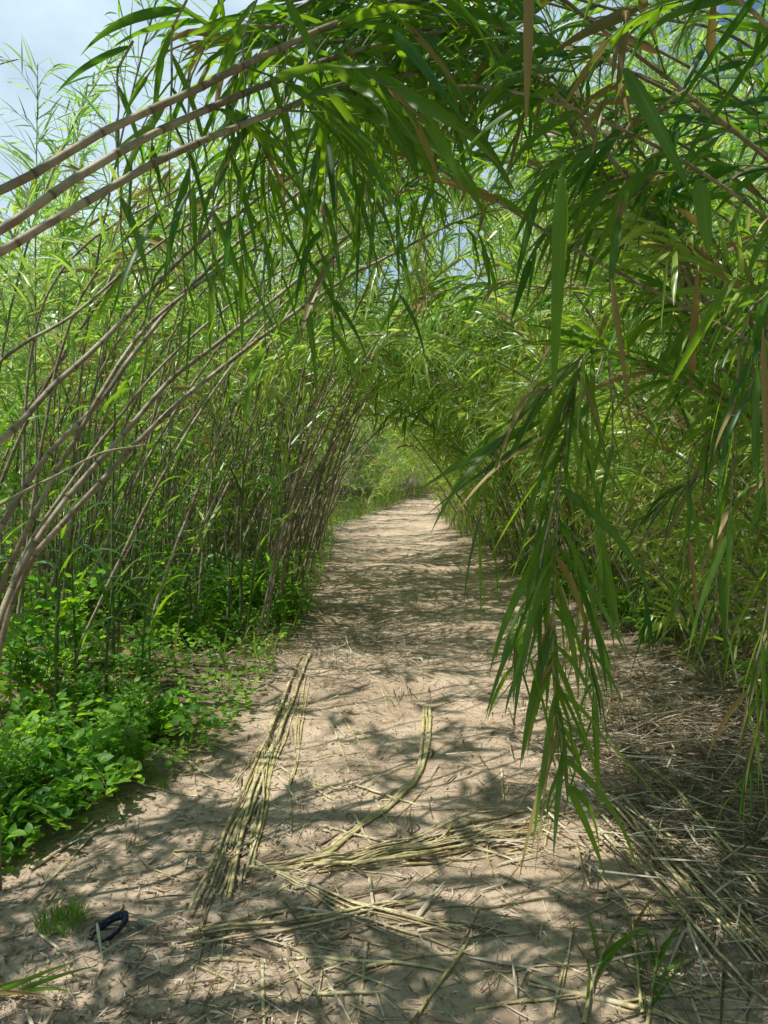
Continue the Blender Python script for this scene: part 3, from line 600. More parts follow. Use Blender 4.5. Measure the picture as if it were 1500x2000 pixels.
# slim upright-hanging shoots in the left canopy
LG = 'shoots hanging in the left canopy'
for i, (x, y0, y1, Y) in enumerate([(340, 30, 420, 1.9), (235, 110, 300, 1.9), (375, 120, 480, 2.0), (450, 150, 420, 2.1), (560, 170, 560, 2.3), (640, 190, 520, 2.3), (520, 420, 700, 2.4), (700, 260, 480, 2.5), (300, 230, 430, 2.0), (480, 20, 260, 2.0), (420, 330, 640, 2.3), (600, 380, 690, 2.5), (660, 300, 640, 2.5), (360, 380, 640, 2.2), (560, 60, 300, 2.2), (470, 300, 560, 2.3), (620, 60, 330, 2.4), (740, 200, 450, 2.6), (780, 330, 600, 2.8), (530, 280, 520, 2.3), (240, 330, 560, 2.1)]):
    frond('hanging_shoot', 'slim leafy shoot hanging in the dark canopy left of centre', [(x+25, y0-30, Y), (x, y0+20, Y), (x-5, (y0+y1)/2, Y), (x+U(-15, 15), y1, Y)], .0032, .0016, .05, .06, (.18, .32), group=LG, spread=(15, 50))

# ------------------------------------------------------------------ big single blades close to the lens (blades of canes above)
def blade_thing(label, p0, p1, Wd, dead=0., drop=.3, side=(1, 0, 0), name='hanging_leaf', group='large single blades hanging from the canopy', cat='leaf', segs=12, mat='reed_leaf', flat=False):
    a, b = at(*p0), at(*p1); v = b-a; l = np.linalg.norm(v); lv = LV(); D = unit(unit(v)+np.array([0, 0, drop*.5])); lv.add(np.zeros(3), D, np.array(side, float), l*1.04, Wd, drop, dead)
    mb = MB(); st = rng.bit_generator.state; blades(mb, lv.arr(), segs, kink=0); o = obj(name, mb.mesh(name, M[mat])); o.location = a
    return tag(o, label, cat, group)
blade_thing('long dark green blade hanging straight down right of centre', (1098, 345, 1.5), (1080, 800, 1.5), .036, side=(1, .35, 0), drop=.1)
blade_thing('brown withered blade hanging right of the long dark blade', (1195, 545, 1.6), (1238, 890, 1.6), .028, dead=.9, side=(1, .8, 0), drop=.1)
blade_thing('tan withered blade hanging from the top edge', (1035, -60, 1.4), (1028, 235, 1.4), .028, dead=.95, side=(1, .9, 0), drop=.1)
blade_thing('bright lit blade slanting in the upper right', (1220, 135, 1.5), (1342, 372, 1.5), .036, side=(1, .2, .6), drop=.2)
blade_thing('blade catching dappled light near the top centre', (770, 60, 1.6), (905, 245, 1.6), .034, side=(.8, .3, .6), drop=.2)
blade_thing('narrow lit blade near the top, left of centre', (560, 0, 1.7), (626, 138, 1.7), .024, side=(.8, .3, .5), drop=.2)
blade_thing('grey-green blade with a pale upper face at the right', (1365, 350, 1.6), (1385, 500, 1.6), .04, side=(1, .2, .2), drop=.1)
blade_thing('broad green blade hanging before the right stand', (1420, 560, 1.6), (1290, 790, 1.6), .030, side=(1, .4, .3), drop=.1)
blade_thing('tan dry blade hanging at the right edge', (1490, 640, 1.6), (1500, 1000, 1.6), .022, dead=.95, side=(1, .9, 0), drop=.1)
blade_thing('pale twisted blade beside the top centre', (1000, 215, 1.6), (895, 330, 1.6), .022, side=(.7, .3, .8), drop=.6)
blade_thing('narrow bright blade crossing the upper right corner', (1500, -40, 1.7), (1310, 230, 1.7), .022, side=(.9, .3, .5), drop=.1)
blade_thing('second bright blade crossing the upper right corner', (1540, 20, 1.7), (1330, 330, 1.7), .02, side=(.9, .3, .5), drop=.1)
blade_thing('dark blade pointing left across the far path', (1060, 820, 2.1), (830, 955, 2.1), .028, side=(.2, .6, .8), drop=.15)
blade_thing('second dark blade pointing left just below', (1050, 850, 2.1), (835, 1010, 2.1), .022, side=(.2, .6, .8), drop=.15)

# ------------------------------------------------------------------ stout green shoots in the left weeds
def stout(x, y, H, r, label, n=7, lean=.05):
    path = Path([(0, 0, 0), (lean*.3, 0, H*.5), (lean, .02, H)], .04); mc, ml, lv = MB(), MB(), LV()
    culm(mc, path, r, r*.5, gap=.13, age=.05, sides=10, jit=.001)
    for k in range(n):
        s = path.L*(.25+.75*k/(n-1)); B = path.at(s); an = (k % 2)*math.pi+U(-.5, .5); q = np.array([math.cos(an), math.sin(an)*.7, 0]); al = R(U(18, 42)); D = unit(np.array([0, 0, math.cos(al)])+q*math.sin(al)); l = U(.32, .5)
        lv.add(B, D, np.cross(D, q), l, l*.105, U(1.2, 3.), 0.)
    blades(ml, lv.arr(), 9)
    e = empty('young_reed', G(x, y, -.03), label, 'reed', 'stout young reeds in the left weeds'); obj('culm', mc.mesh('culm', M['culm']), e); obj('foliage', ml.mesh('foliage', M['reed_leaf']), e)
stout(-1.98, 4.55, 1.05, .015, 'stout green young reed with a broad drooping leaf, nearest the left edge')
stout(-1.72, 4.65, .75, .012, 'short stout green reed beside the broad-leaved one', 5)
stout(-1.9, 5.3, 1.9, .014, 'taller stout green reed with a bright backlit top leaf', 9)
stout(-1.62, 5.2, 1.3, .010, 'slim green reed with a hanging silvery leaf in the weeds', 7)
stout(-1.25, 6.6, 1.7, .012, 'green young reed at the weeds edge close to the path', 9)
for i in range(16):
    y = U(4.2, 8.5); stout(float(edgeL(y))-U(.25, 2.1), y, U(.7, 1.8), U(.006, .011), 'slim young green reed shoot among the left weeds', 7, U(-.15, .3))
stout(-1.1, 8.6, 1.8, .011, 'green young reed rooted where the left stand meets the path', 9)

# ------------------------------------------------------------------ weeds
def weed_proto(kind):
    mc, ml, lv = MB(), MB(), LV()
    if kind == 'nettle':
        for st in range(rng.integers(3, 6)):
            H = U(.3, .6); path = Path([(U(-.06, .06), U(-.06, .06), 0), (U(-.1, .1), U(-.1, .1), H*.55), (U(-.2, .2), U(-.2, .2), H)], .03); culm(mc, path, .0032, .0015, gap=.06, age=.0, sides=5, lod=1, jit=.001)
            n = int(H/.05)
            for k in range(n):
                s = path.L*(.15+.85*k/n); B = path.at(s); T = path.tan(s); an = (k % 2)*math.pi/2+U(-.3, .3)
                for sg in (0, math.pi):
                    q = np.array([math.cos(an+sg), math.sin(an+sg), .15]); l = U(.055, .095)*(1.15-.6*k/n); lv.add(B+q*.012, unit(q+T*.5), np.cross(q, T), l, l*.62, U(.5, 1.4), 1. if U(0, 1) < .02 else 0.)
        sh = 'ovate'
    elif kind == 'bramble':
        for st in range(rng.integers(4, 7)):
            an = U(0, 6.28); d = np.array([math.cos(an), math.sin(an), 0]); Ls = U(.25, .55); path = Path([np.zeros(3), d*Ls*.4+[0, 0, U(.15, .3)], d*Ls+[0, 0, U(.05, .2)]], .03); culm(mc, path, .0025, .0012, gap=.07, age=.1, sides=5, lod=1, jit=.002)
            for k in range(int(path.L/.045)):
                s = .05+k*.045; B = path.at(s); T = path.tan(s); q = unit(np.cross(T, [0, 0, 1]))*(1 if k % 2 else -1)+np.array([0, 0, .5]); q = unit(q)
                for ww in (-.9, 0, .9):
                    D = unit(q+T*ww+rng.normal(0, .15, 3)); l = U(.05, .085); lv.add(B+q*.03, D, np.cross(D, [0, 0, 1.])+rng.normal(0, .15, 3), l, l*.66, U(.2, .9), 0.)
        sh = 'ovate'
    elif kind == 'mallow':
        for st in range(rng.integers(7, 12)):
            an = U(0, 6.28); d = np.array([math.cos(an), math.sin(an), 0]); l0 = U(.1, .32); top = d*l0*.6+np.array([0, 0, l0*U(.6, 1.1)]); path = Path([np.zeros(3), top*.6+[0, 0, .03], top], .03); culm(mc, path, .0024, .0016, gap=.3, age=.0, sides=5, lod=1, jit=0)
            D = unit(d+np.array([0, 0, U(-.2, .3)])); l = U(.08, .13); lv.add(top-D*l*.25, D, np.cross(D, [0, 0, 1.])+rng.normal(0, .2, 3), l, l*1.0, U(.2, .9), 0.)
        sh = 'heart'
    elif kind == 'fine':
        for st in range(rng.integers(9, 14)):
            an = U(0, 6.28); d = np.array([math.cos(an), math.sin(an), 0])*U(.2, 1); H = U(.1, .32); path = Path([np.zeros(3), d*.06+[0, 0, H*.5], d*.16+[0, 0, H]], .03); culm(mc, path, .0016, .001, gap=.1, age=0., sides=4, lod=1, jit=.001)
            for k in range(int(H/.016)):
                s = path.L*(.1+.9*k*.016/H); B = path.at(s); q = rng.normal(0, 1, 3); q[2] = abs(q[2])*.4; q = unit(q); l = U(.02, .042); lv.add(B, q, np.cross(q, [0, 0, 1.])+rng.normal(0, .1, 3), l, l*.5, U(.2, .9), 0.)
        sh = 'ovate'
    elif kind == 'vine':
        H = U(1.2, 2.1); pts = [np.zeros(3)]; 
        for k in range(1, 9): pts.append(np.array([.1*math.sin(k*2.1)+U(-.03, .03)+k*.03, .1*math.cos(k*2.1), H*k/8]))
        path = Path(pts, .03); culm(mc, path, .0022, .0012, gap=.09, age=.1, sides=5, lod=1, jit=.003)
        for k in range(int(path.L/.05)):
            s = .1+k*.05
            if s > path.L: break
            for rep in range(2):
                B = path.at(s); q = rng.normal(0, 1, 3); q[2] *= .3; q = unit(q); D = unit(q+np.array([0, 0, -.4])); l = U(.05, .085); lv.add(B+q*.04, D, np.cross(D, [0, 0, 1.])+rng.normal(0, .2, 3), l, l*.85, U(.1, .6), 1. if U(0, 1) < .03 else 0.)
        sh = 'heart'
    blades(ml, lv.arr(), 4, fold=.12, shape=sh, kink=0)
    return mc.mesh('stem', M['culm']), ml.mesh('foliage', M['weed_leaf'])
WP = {k: [weed_proto(k) for _ in range(4)] for k in ('nettle', 'bramble', 'mallow', 'fine', 'vine')}
WN = dict(nettle='nettle_plant', bramble='bramble_plant', mallow='broad_leaved_weed', fine='fine_leaved_weed', vine='climbing_vine')
def weed(kind, x, y, sc, label, group):
    st, lf = WP[kind][rng.integers(4)]; e = empty(WN[kind], G(x, y, -.01), label, 'plant' if kind != 'vine' else 'vine', group); e.rotation_euler = (0, 0, U(0, 6.28)); e.scale = (sc,)*3
    obj('stem', st, e); obj('foliage', lf, e)
WL = dict(nettle='leafy upright weed with paired toothed leaves at the left path edge', bramble='sprawling weed with leaflets in threes at the left path edge',
          mallow='weed with broad rounded leaves at the left path edge', fine='low bright weed with tiny leaves at the left path edge')
for i in range(215):
    y = 2.9+6.4*rng.random()**1.05; x = float(edgeL(y))-.02-abs(rng.normal(0, 1.25))*(.4 if y < 4.3 or i % 2 else 1)
    if y < 3.6: x = min(x, -1.3)
    if vn(x*1.1+7, y*1.1) < -.25: continue
    k = random.choice(['nettle', 'bramble', 'fine', 'fine', 'mallow'] if y > 4.6 else ['nettle', 'bramble', 'bramble', 'mallow'])
    weed(k, x, y, U(.55, .85)*(1.55 if k == 'nettle' and y > 4.8 else 1), WL[k], 'weeds along the left path edge')
for i in range(60):
    y = U(4.2, 7.5); k = random.choice(['nettle', 'fine', 'nettle', 'bramble']); weed(k, float(edgeL(y))-U(.5, 3.4), y, U(.8, 1.3), WL[k].replace('at the left path edge', 'behind the others on the left bank'), 'weeds further back on the left bank')
for i in range(18):
    y = U(6.2, 9.5); x = float(edgeL(y))-U(.4, 2.6); weed('vine', x, y, U(.8, 1.1), 'climbing vine with bright heart-shaped leaves among the left reeds', 'vines among the left reeds')
for i in range(26):
    y = U(4.2, 9); x = float(edgeR(y))+U(.1, 1.); k = random.choice(['fine', 'bramble', 'mallow'])
    weed(k, x, y, U(.6, .95), {'fine': 'low bright weed with tiny leaves under the right reeds', 'bramble': 'small weed with leaflets in threes under the right reeds', 'mallow': 'small broad-leaved weed under the right reeds'}[k], 'weeds under the right reeds')
def gcover():
    lv = LV()
    for i in range(9000):
        y = 2.8+24*rng.random()**2; side = rng.random() < .8
        x = float(edgeL(y))-abs(rng.normal(0, .8))+.05 if side else float(edgeR(y))+abs(rng.normal(0, .7))+.15
        if y < 3.6 and side: x = min(x, -1.35)
        q = rng.normal(0, 1, 3); q[2] = abs(q[2])*.6; q = unit(q); l = U(.025, .07); lv.add(G(x, y, U(.0, .16)), q, np.cross(q, [0, 0, 1.])+rng.normal(0, .2, 3), l, l*.6, .5, 0.)
    mb = MB(); blades(mb, lv.arr(), 3, fold=.1, shape='ovate', kink=0); tag(obj('ground_cover', mb.mesh('ground_cover', M['weed_leaf'])), 'low green leaves covering the soil beside the path', 'ground cover', None, 'stuff')
    lv = LV()
    for i in range(2300):
        y = 5+30*rng.random()**1.1; side = rng.random() < .5; x = float(edgeL(y))-abs(rng.normal(0, .6))+.05 if side else float(edgeR(y))+abs(rng.normal(0, .5))
        q = unit(np.array([U(-.4, .4), U(-.4, .4), 1])); l = U(.1, .4)*(1 if y < 14 else 1.6); lv.add(G(x, y), q, rng.normal(0, 1, 3), l, l*.04+.002, U(.4, 1.6), 0. if U(0, 1) < .8 else .8)
    mb = MB(); blades(mb, lv.arr(), 4, across=2, kink=0); tag(obj('verge_grass', mb.mesh('verge_grass', M['grass'])), 'thin grass growing along both path edges', 'grass', None, 'stuff')
gcover()
def tuft(px, py, n, h, label, sp=.07):
    o3 = gp(px, py); lv = LV()
    for i in range(n):
        an = U(0, 6.28); rr = sp*math.sqrt(U(0, 1)); B = np.array([rr*math.cos(an), rr*math.sin(an), 0]); q = unit(np.array([B[0]*4+U(-.3, .3), B[1]*4+U(-.3, .3), 1])); l = h*U(.5, 1.1); lv.add(B, q, rng.normal(0, 1, 3), l, .0032, U(.4, 1.6), 0.)
    mb = MB(); blades(mb, lv.arr(), 5, across=2, kink=0, fold=0); o = obj('grass_tuft', mb.mesh('grass_tuft', M['grass'])); o.location = o3-np.array([0, 0, .005]); tag(o, label, 'grass tuft')
tuft(118, 1805, 260, .085, 'bright green grass tuft beside the dark blue loop', .075)
tuft(312, 1540, 70, .07, 'small dark grass tuft under the left weeds', .04)
tuft(265, 1655, 30, .04, 'tiny flattened grass tuft on bare dirt', .05)
tuft(1060, 1395, 40, .08, 'grass tuft behind the hanging reed', .06)
tuft(1290, 1400, 120, .14, 'grass tuft at the foot of the right reeds', .12)

# ------------------------------------------------------------------ fallen canes, stalks and litter
def fallen(label, pts, r, group=None, age=1., gap=.13, name='fallen_cane', flat=.75, lift=0., wob=3., px=True):
    P = []
    for k, p in enumerate(pts):
        q = gp(p[0]+rng.normal(0, wob), p[1]+rng.normal(0, wob*.6)); P.append(q+np.array([0, 0, r*.8+lift]))
    root = P[0].copy(); path = Path([p-root for p in P], .03)
    path.p[:, 2] = gz(path.p[:, 0]+root[0], path.p[:, 1]+root[1])-root[2]+r*.75+lift+.004*vn(path.s*5+root[0]*9, path.s*0)
    mc = MB(); culm(mc, path, r, r*.7, gap=gap, age=age, sides=7, jit=.0018, flat=flat); o = obj(name, mc.mesh(name, M['straw'])); o.location = root
    return tag(o, label, 'cane', group)
U1 = lambda a, b: int(rng.integers(a, b))
def jl(pts, s): 
    dx, dy = rng.normal(0, s), rng.normal(0, s*.5); return [(p[0]+dx+rng.normal(0, s*.35), p[1]+dy+rng.normal(0, s*.2)) for p in pts]
B1 = 'flattened stalks running lengthwise along the path'
for i in range(20):
    t0, t1 = U(-.05, .45), U(.55, 1.05); A_, B_ = np.array([590, 1280.]), np.array([410, 1790.]); p0 = A_+(B_-A_)*t0+rng.normal(0, 13, 2); p1 = A_+(B_-A_)*t1+rng.normal(0, 22, 2); mid = (p0+p1)/2+rng.normal(0, 9, 2)
    fallen('flattened yellow-green stalk in the bundle lying lengthwise on the path', [p0, mid, p1], float(rng.choice([.003, .0045, .006, .008, .010])), B1, age=U(.5, 1), lift=U(0, .02))
for i in range(4): fallen('pale green jointed stalk beside the lengthwise bundle', jl([(565, 1370), (530, 1480), (505, 1590), (488, 1700)], 7), U(.006, .009), B1, age=U(.0, .5))
for i in range(4): fallen('short pale stalk with split end on the path middle', jl([(590, 1330), (578, 1430), (568, 1500), (555, 1535)], 8), U(.003, .006), B1, age=.8)
for i in range(3): fallen('curved greenish cane crossing the path middle towards the crosswise bundle', jl([(838, 1380), (832, 1460), (800, 1535), (720, 1600), (650, 1660), (590, 1695)], 5), U(.008, .011), 'curved canes on the path middle', age=U(.3, .8), wob=2)
B2 = 'straw bundle lying crosswise on the path'
fallen('thick pale cane at the base of the crosswise straw bundle', [(486, 1700), (600, 1692), (750, 1678), (900, 1655)], .010, B2, age=.6)
for i in range(26):
    s = U(-1, 1); fallen('thin yellow stalk fanned out in the crosswise straw bundle', [(U(490, 720), 1700+s*8), (800+U(-60, 60), 1672+s*18+U(-8, 8)), (1040+U(-160, 90), 1622+s*44)], float(rng.choice([.003, .0045, .006, .008])), B2, age=U(.5, 1), lift=U(0, .03), wob=2)
B3 = 'stalks crossing in front of the straw bundle'
for i in range(12):
    a, b = ((505, 1690), (900+U(-80, 60), 1850+U(-30, 30))) if i % 2 else ((370+U(-20, 30), 1835+U(-20, 30)), (790+U(-60, 60), 1755+U(-40, 20)))
    mx, my = (a[0]+b[0])/2, (a[1]+b[1])/2+(18 if i % 2 else 5)
    fallen('dry stalk in the crossed stalks before the crosswise bundle', [a, (mx, my), b], U(.0025, .006), B3, age=U(.5, 1), lift=U(0, .02), wob=4)
for i in range(6): fallen('dry stalk running down from the crossed stalks', jl([(430, 1830), (415, 1900), (395, 1990)], 14), U(.002, .004), B3, age=.9)
fallen('long brown cane lying from the left weeds to the path', [(85, 1490), (180, 1508), (300, 1540), (380, 1556), (470, 1558)], .006, age=1., wob=1)
fallen('thin cane lying straight across the far path', [(530, 1240), (640, 1243), (760, 1247), (870, 1225)], .008, age=.9, wob=1)
fallen('yellowish stick pointing out of the lower left weeds', [(85, 1730), (150, 1665), (222, 1602)], .007, age=.7, wob=1)
fallen('second shorter stick under the lower left weeds', [(60, 1700), (130, 1655), (190, 1600)], .009, age=1., wob=1)
fallen('slim cane leaning through the lower left weeds', [(20, 1600), (100, 1560), (170, 1530)], .005, age=.9, lift=.03)
fallen('thick pale cane lying across the bottom right', [(1035, 1915), (1130, 1945), (1250, 1975), (1350, 2010)], .011, age=.9, wob=1)
fallen('long split cane lying in the shade at the right', [(1185, 1792), (1290, 1788), (1460, 1768)], .009, age=1., wob=1)
fallen('pale stalk lying diagonally right of the far bundle', [(655, 1380), (700, 1450), (738, 1530)], .006, age=1., wob=1)
fallen('olive stalk slanting at the bottom centre', [(915, 1840), (860, 1920), (805, 2000)], .006, age=.3, wob=1)
fallen('yellow stick stretching from the straw heap to the hanging reed', [(1175, 1560), (1240, 1540), (1310, 1530)], .0065, age=.8, lift=.03, wob=1)
fallen('flat pale strip near the bottom left of the crossed stalks', [(512, 1868), (560, 1872)], .007, age=1., wob=0)
fallen('pale upright strip lying at the bottom centre', [(716, 1835), (708, 1920), (700, 1990)], .007, age=1., wob=0)
B4 = 'canes piled diagonally at the right'
for i in range(26):
    s = U(-1, 1); x0 = 1200+s*40+U(-50, 90); y0 = 1560+U(-60, 90); l = U(.5, 1.1)
    fallen('dry cane in the diagonal pile below the right reeds', [(x0, y0), (x0+110*l, y0+120*l), (x0+300*l, y0+330*l)], U(.0035, .008), B4, age=U(.4, 1), lift=U(0, .05), wob=6)
B5 = 'dry stalks strewn on the path'
for i in range(170):
    px = 300+1150*rng.random(); py = 1290+700*rng.random()**.9; an = rng.normal(.35, .8); l = U(70, 260)*(py-700)/1000
    fallen('loose dry stalk strewn on the dirt path', [(px, py), (px+.5*l*math.cos(an), py+.3*l*math.sin(an)+U(-6, 6)), (px+l*math.cos(an), py+.6*l*math.sin(an))], float(rng.choice([.0025, .0035, .005, .007])), B5, age=U(.6, 1), wob=2, name='dry_stalk')
# split leaf sheaths and torn strips lying along the bundles
SH = [('torn straw strip lying along the lengthwise bundle', [(590, 1290), (420, 1780)], 40, 44), ('torn straw strip lying along the crosswise bundle', [(490, 1700), (1060, 1620)], 34, 44), ('torn straw strip among the crossed stalks', [(380, 1830), (880, 1800)], 60, 40), ('torn straw strip on top of the diagonal pile at the right', [(1180, 1480), (1500, 1880)], 100, 140), ('torn straw strip on the far path', [(560, 1180), (900, 1290)], 60, 40)]
def strips():
    for lab, (a, b), sp, n in SH:
        for i in range(n):
            t = U(0, 1); c = gp(a[0]+(b[0]-a[0])*t+rng.normal(0, sp*.6), a[1]+(b[1]-a[1])*t+rng.normal(0, sp*.35)); e = gp(b[0], b[1])-gp(a[0], a[1]); an = math.atan2(e[1], e[0])+rng.normal(0, .45)
            lv = LV(); l = U(.1, .42); lv.add(np.zeros(3), np.array([math.cos(an), math.sin(an), U(.0, .14)]), np.array([-math.sin(an), math.cos(an), U(-.6, .6)]), l, U(.005, .017), U(.05, .45), 1.)
            mb = MB(); blades(mb, lv.arr(), 7, kink=.35, shape='chip'); o = obj('straw_strip', mb.mesh('straw_strip', M['litter'])); o.location = c+np.array([0, 0, .008]); tag(o, lab, 'straw', lab.replace('torn straw strip', 'torn strips'))
strips()
# fallen green shoots at the bottom right
def fresh(label, pts, nl):
    P = [gp(p[0], p[1], .015) for p in pts]; root = P[0].copy(); P = [p-root for p in P]; path = Path(P, .02); mc, ml, lv = MB(), MB(), LV(); culm(mc, path, .006, .003, gap=.08, age=.4, sides=7, jit=.001)
    for k in range(nl):
        s = path.L*(.15+.85*k/nl); T = path.tan(s); q = unit(np.cross(T, [0, 0, 1.]))*(1 if k % 2 else -1); D = unit(T+q*U(.1, .5)+np.array([0, 0, U(.1, .35)])); l = U(.16, .3); lv.add(path.at(s), D, np.cross(D, q)+q*.5+rng.normal(0, .4, 3), l, l*.06, U(.2, .8), U(.3, 1) if U(0, 1) < .35 else 0.)
    blades(ml, lv.arr(), 7); e = empty('fallen_shoot', root, label, 'reed shoot', 'fallen green shoots'); obj('stem', mc.mesh('stem', M['straw']), e); obj('foliage', ml.mesh('foliage', M['reed_leaf']), e)
fresh('fallen green-leaved shoot lying at the bottom right, left one', [(1140, 2010), (1160, 1920), (1195, 1830)], 8)
fresh('larger fallen shoot with yellow stem at the bottom right', [(1262, 2030), (1275, 1930), (1290, 1850)], 10)
fresh('thin fallen shoot with long blades beside the yellow-stemmed one', [(1255, 1990), (1245, 1900), (1235, 1800)], 6)
fresh('pale green blades lying at the bottom left corner', [(-60, 1955), (0, 1950), (60, 1945)], 6)

def litter():
    def rows(n, xr, yr, l, w, lift=.01, tilt=.08, heap=None, an=None):
        out = np.zeros((n, 13)); 
        if heap is None:
            y = yr[0]+(yr[1]-yr[0])*rng.random(n)**1.7; x = xr[0]+(xr[1]-xr[0])*rng.random(n)
        else:
            x = rng.normal(heap[0], heap[2], n); y = rng.normal(heap[1], heap[3], n)
        a = rng.random(n)*6.28 if an is None else rng.normal(an[0], an[1], n)
        L = l[0]+(l[1]-l[0])*rng.random(n)**2
        D = np.stack([np.cos(a), np.sin(a), rng.normal(0, tilt, n)], 1)
        out[:, 0:3] = np.stack([x, y, gz(x, y)+.002+lift*rng.random(n)], 1); out[:, 3:6] = D
        out[:, 6:9] = np.cross(D, np.array([0, 0, 1.]))+rng.normal(0, .3, (n, 3)); out[:, 9] = L; out[:, 10] = w[0]+(w[1]-w[0])*rng.random(n); out[:, 11] = rng.normal(0, .25, n)
        return out
    mb = MB()
    S = [rows(11000, (-2.2, 2.6), (1.9, 9), (.012, .08), (.0015, .006), .012, .15), rows(1500, (-2.2, 2.6), (1.9, 6), (.02, .07), (.006, .013), .01, .12), rows(2600, (-2., 2.6), (1.9, 10), (.08, .34), (.002, .006), .015),
         rows(6000, (-2.4, -.1), (1.9, 4.2), (.015, .07), (.003, .010)),
         rows(4200, 0, 0, (.1, .45), (.003, .011), .09, .25, (1.6, 4.0, .42, .75), (-.7, .8)), rows(2500, 0, 0, (.1, .4), (.003, .009), .05, .2, (1.75, 2.9, .4, .6), (-.8, .5)),
         rows(2200, 0, 0, (.1, .4), (.003, .009), .05, .15, (-.2, 6.6, .5, .8)), rows(3000, (1.6, 4.2), (4, 13), (.08, .4), (.003, .009), .08, .2),
         rows(2500, (-4, -1), (5, 13), (.08, .3), (.003, .009), .05, .2), rows(3000, (-1.2, 2.6), (8, 30), (.06, .35), (.004, .011), .02, .1)]
    blades(mb, np.concatenate(S), 3, across=2, flat=True, kink=0, shape='chip')
    tag(obj('straw_litter', mb.mesh('straw_litter', M['litter'])), 'trodden straw and chopped dry reed leaves on the dirt', 'litter', None, 'stuff')
litter()
# larger dry blades lying about
BL = []
for i in range(4):
    lv = LV(); l = U(.2, .34); lv.add(np.zeros(3), np.array([1, 0, .12]), np.array([0, 1., U(-.4, .4)]), l, U(.010, .016), .35, 1.); mb = MB(); blades(mb, lv.arr(), 8, kink=.3); BL.append(mb.mesh('dry_leaf', M['litter']))
for i in range(70):
    p = gp(U(40, 1480), 1300+690*rng.random()); o = obj('dry_leaf', BL[i % 4]); o.location = p+np.array([0, 0, .008]); o.rotation_euler = (0, 0, U(0, 6.28)); o.scale = (U(.6, 1.15),)*3; tag(o, 'curled dry reed blade lying on the dirt path', 'dry leaf', 'dry blades on the path')

# ------------------------------------------------------------------ dark blue loop
def loop():
    c = gp(214, 1822); m, nt, nd, lk = newmat('blue_fabric'); g = nd.new('ShaderNodeTexCoord')
    n = N(nt, 'ShaderNodeTexNoise', Scale=45., Detail=5.); lk.new(g.outputs['Object'], n.inputs['Vector'])
    b = mixc(nt, maprange(nt, n.outputs[0], .4, .62), (.008, .022, .09), (.012, .016, .03)); n2 = N(nt, 'ShaderNodeTexNoise', Scale=160., Detail=3.); lk.new(g.outputs['Object'], n2.inputs['Vector'])
    b = mixc(nt, maprange(nt, n2.outputs[0], .60, .70, 0., .7), b, (.35, .3, .22)); p = nd.new('ShaderNodeBsdfPrincipled'); lk.new(b, p.inputs['Base Color']); p.inputs['Roughness'].default_value = .45
    bp = N(nt, 'ShaderNodeBump', Strength=.5, Distance=.003); lk.new(n2.outputs[0], bp.inputs['Height']); lk.new(bp.outputs[0], p.inputs['Normal']); o = nd.new('ShaderNodeOutputMaterial'); lk.new(p.outputs[0], o.inputs[0]); p.inputs['Specular IOR Level'].default_value = .3
    m2 = culm_mat('loop_edge', (.10, .10, .10), (.2, .19, .18), (.1, .1, .1))
    e = empty('fabric_loop', c, 'torn dark blue loop lying on the dirt at the lower left', 'loop'); e.scale = (.74, .74, .9); mb, me = MB(), MB(); k = 40; nn = 10
    th = np.linspace(0, 2*math.pi, k, endpoint=False); sharp = 1-.22*np.cos(th)
    cx = .084*np.cos(th); cy = .052*np.sin(th)*sharp
    rot = R(57); cX = cx*math.cos(rot)-cy*math.sin(rot); cY = cx*math.sin(rot)+cy*math.cos(rot)
    nx = np.cos(th)*.034; ny = np.sin(th)*.066; nl = np.hypot(nx, ny); nx, ny = nx/nl, ny/nl; NX = nx*math.cos(rot)-ny*math.sin(rot); NY = nx*math.sin(rot)+ny*math.cos(rot)
    V = []
    for j in range(nn):
        ph = 2*math.pi*j/nn; ww = .012+.005*np.sin(th*1+.7)+.0016*np.sin(th*5)+.0018*np.sin(th*9+1)+.0012*vn(th*2.5, th*0+j*1.3); hh = .012+.004*np.sin(th+2); lean = .006*math.sin(ph)
        o_ = (math.cos(ph)*ww+lean); V.append(np.stack([cX+NX*o_, cY+NY*o_, .018+math.sin(ph)*hh+.012*np.cos(th)+.002*np.sin(th*3)], 1))
    V = np.stack(V, 1).reshape(-1, 3); idx = np.arange(k*nn).reshape(k, nn); a1 = np.roll(idx, -1, 0); b1 = np.roll(idx, -1, 1); c1 = np.roll(a1, -1, 1)
    f = np.stack([idx, a1, c1, b1], -1).reshape(-1, 4); mb.add(V, f, np.zeros((len(V), 4))); obj('band', mb.mesh('band', m), e)
    C = np.stack([cX-NX*.003, cY-NY*.003, np.full(k, .031)+.012*np.cos(th)+.002*np.sin(th*3)+.004*np.sin(th+2)], 1); C = np.vstack([C, C[:1]])
    tube(me, C, np.full(k+1, .0016), np.zeros(k+1), np.zeros(k+1), 1., 5); obj('trim', me.mesh('trim', m2), e)
loop()
def onstrip():
    a = gp(190, 1822, .035); b = gp(203, 1895, .003); lv = LV(); v = b-a; lv.add(np.zeros(3), unit(v), np.array([1., .1, 0]), np.linalg.norm(v), .011, .0, 1.); mb = MB(); blades(mb, lv.arr(), 8, kink=0)
    o = obj('dry_leaf', mb.mesh('dry_leaf', M['litter'])); o.location = a; tag(o, 'pale dry blade resting on the dark blue loop', 'dry leaf')
onstrip()

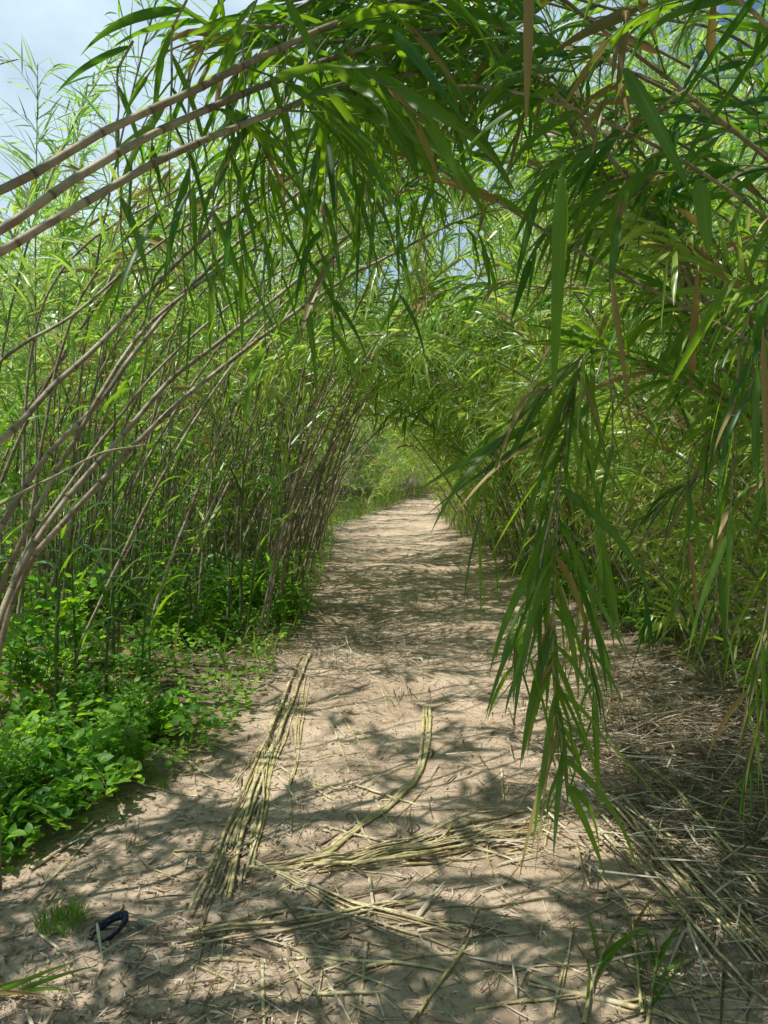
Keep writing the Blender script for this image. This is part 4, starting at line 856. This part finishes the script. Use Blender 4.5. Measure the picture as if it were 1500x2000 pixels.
# ------------------------------------------------------------------ light
SUN_EL, SUN_AZ = R(63), math.atan2(-.28, -.85)      # azimuth as an angle from +X
d = np.array([math.cos(SUN_EL)*math.cos(SUN_AZ), math.cos(SUN_EL)*math.sin(SUN_AZ), math.sin(SUN_EL)])
from mathutils import Vector
sl = bpy.data.lights.new('sun', 'SUN'); sl.energy = 5.0; sl.angle = R(.53); sl.color = (1, .975, .92)
so = bpy.data.objects.new('sun', sl); COL.objects.link(so); so.rotation_euler = Vector(d).to_track_quat('Z', 'Y').to_euler(); so.location = (0, 0, 20)
w = bpy.data.worlds.new('World'); scn.world = w; w.use_nodes = True; nt = w.node_tree; nt.nodes.clear()
sky = nt.nodes.new('ShaderNodeTexSky'); sky.sky_type = 'NISHITA'; sky.sun_disc = False; sky.sun_elevation = SUN_EL; sky.sun_rotation = math.pi/2-SUN_AZ
sky.air_density = 1.; sky.dust_density = 2.; sky.ozone_density = 1.
bg = nt.nodes.new('ShaderNodeBackground'); bg.inputs[1].default_value = .055
tc = nt.nodes.new('ShaderNodeTexCoord'); cn = N(nt, 'ShaderNodeTexNoise', Scale=2.6, Detail=6., Roughness=.55); nt.links.new(tc.outputs['Generated'], cn.inputs['Vector'])
vm = nt.nodes.new('ShaderNodeVectorMath'); vm.operation = 'DOT_PRODUCT'; nt.links.new(tc.outputs['Generated'], vm.inputs[0])
vd = unit(ray(420, 230)); vm.inputs[1].default_value = tuple(float(q) for q in vd)      # a bright bank of thin cloud low over the left stand
mk = math_(nt, 'MULTIPLY', maprange(nt, vm.outputs['Value'], .84, .94), maprange(nt, cn.outputs[0], .34, .60, .35, 1.))
cc = mixc(nt, 1., sky.outputs[0], (1.6, 2.1, 2.4), 'MULTIPLY'); cc = mixc(nt, mk, cc, (13.5, 17., 19.)); nt.links.new(cc, bg.inputs[0])
wo = nt.nodes.new('ShaderNodeOutputWorld'); nt.links.new(bg.outputs[0], wo.inputs[0])
scn.view_settings.view_transform = 'Standard'; scn.view_settings.look = 'None'; scn.view_settings.exposure = 0
c = scn.cycles; c.max_bounces = 8; c.diffuse_bounces = 2; c.glossy_bounces = 2; c.transmission_bounces = 2; c.transparent_max_bounces = 4
c.use_denoising = True; c.sample_clamp_indirect = 6; c.caustics_reflective = False; c.caustics_refractive = False
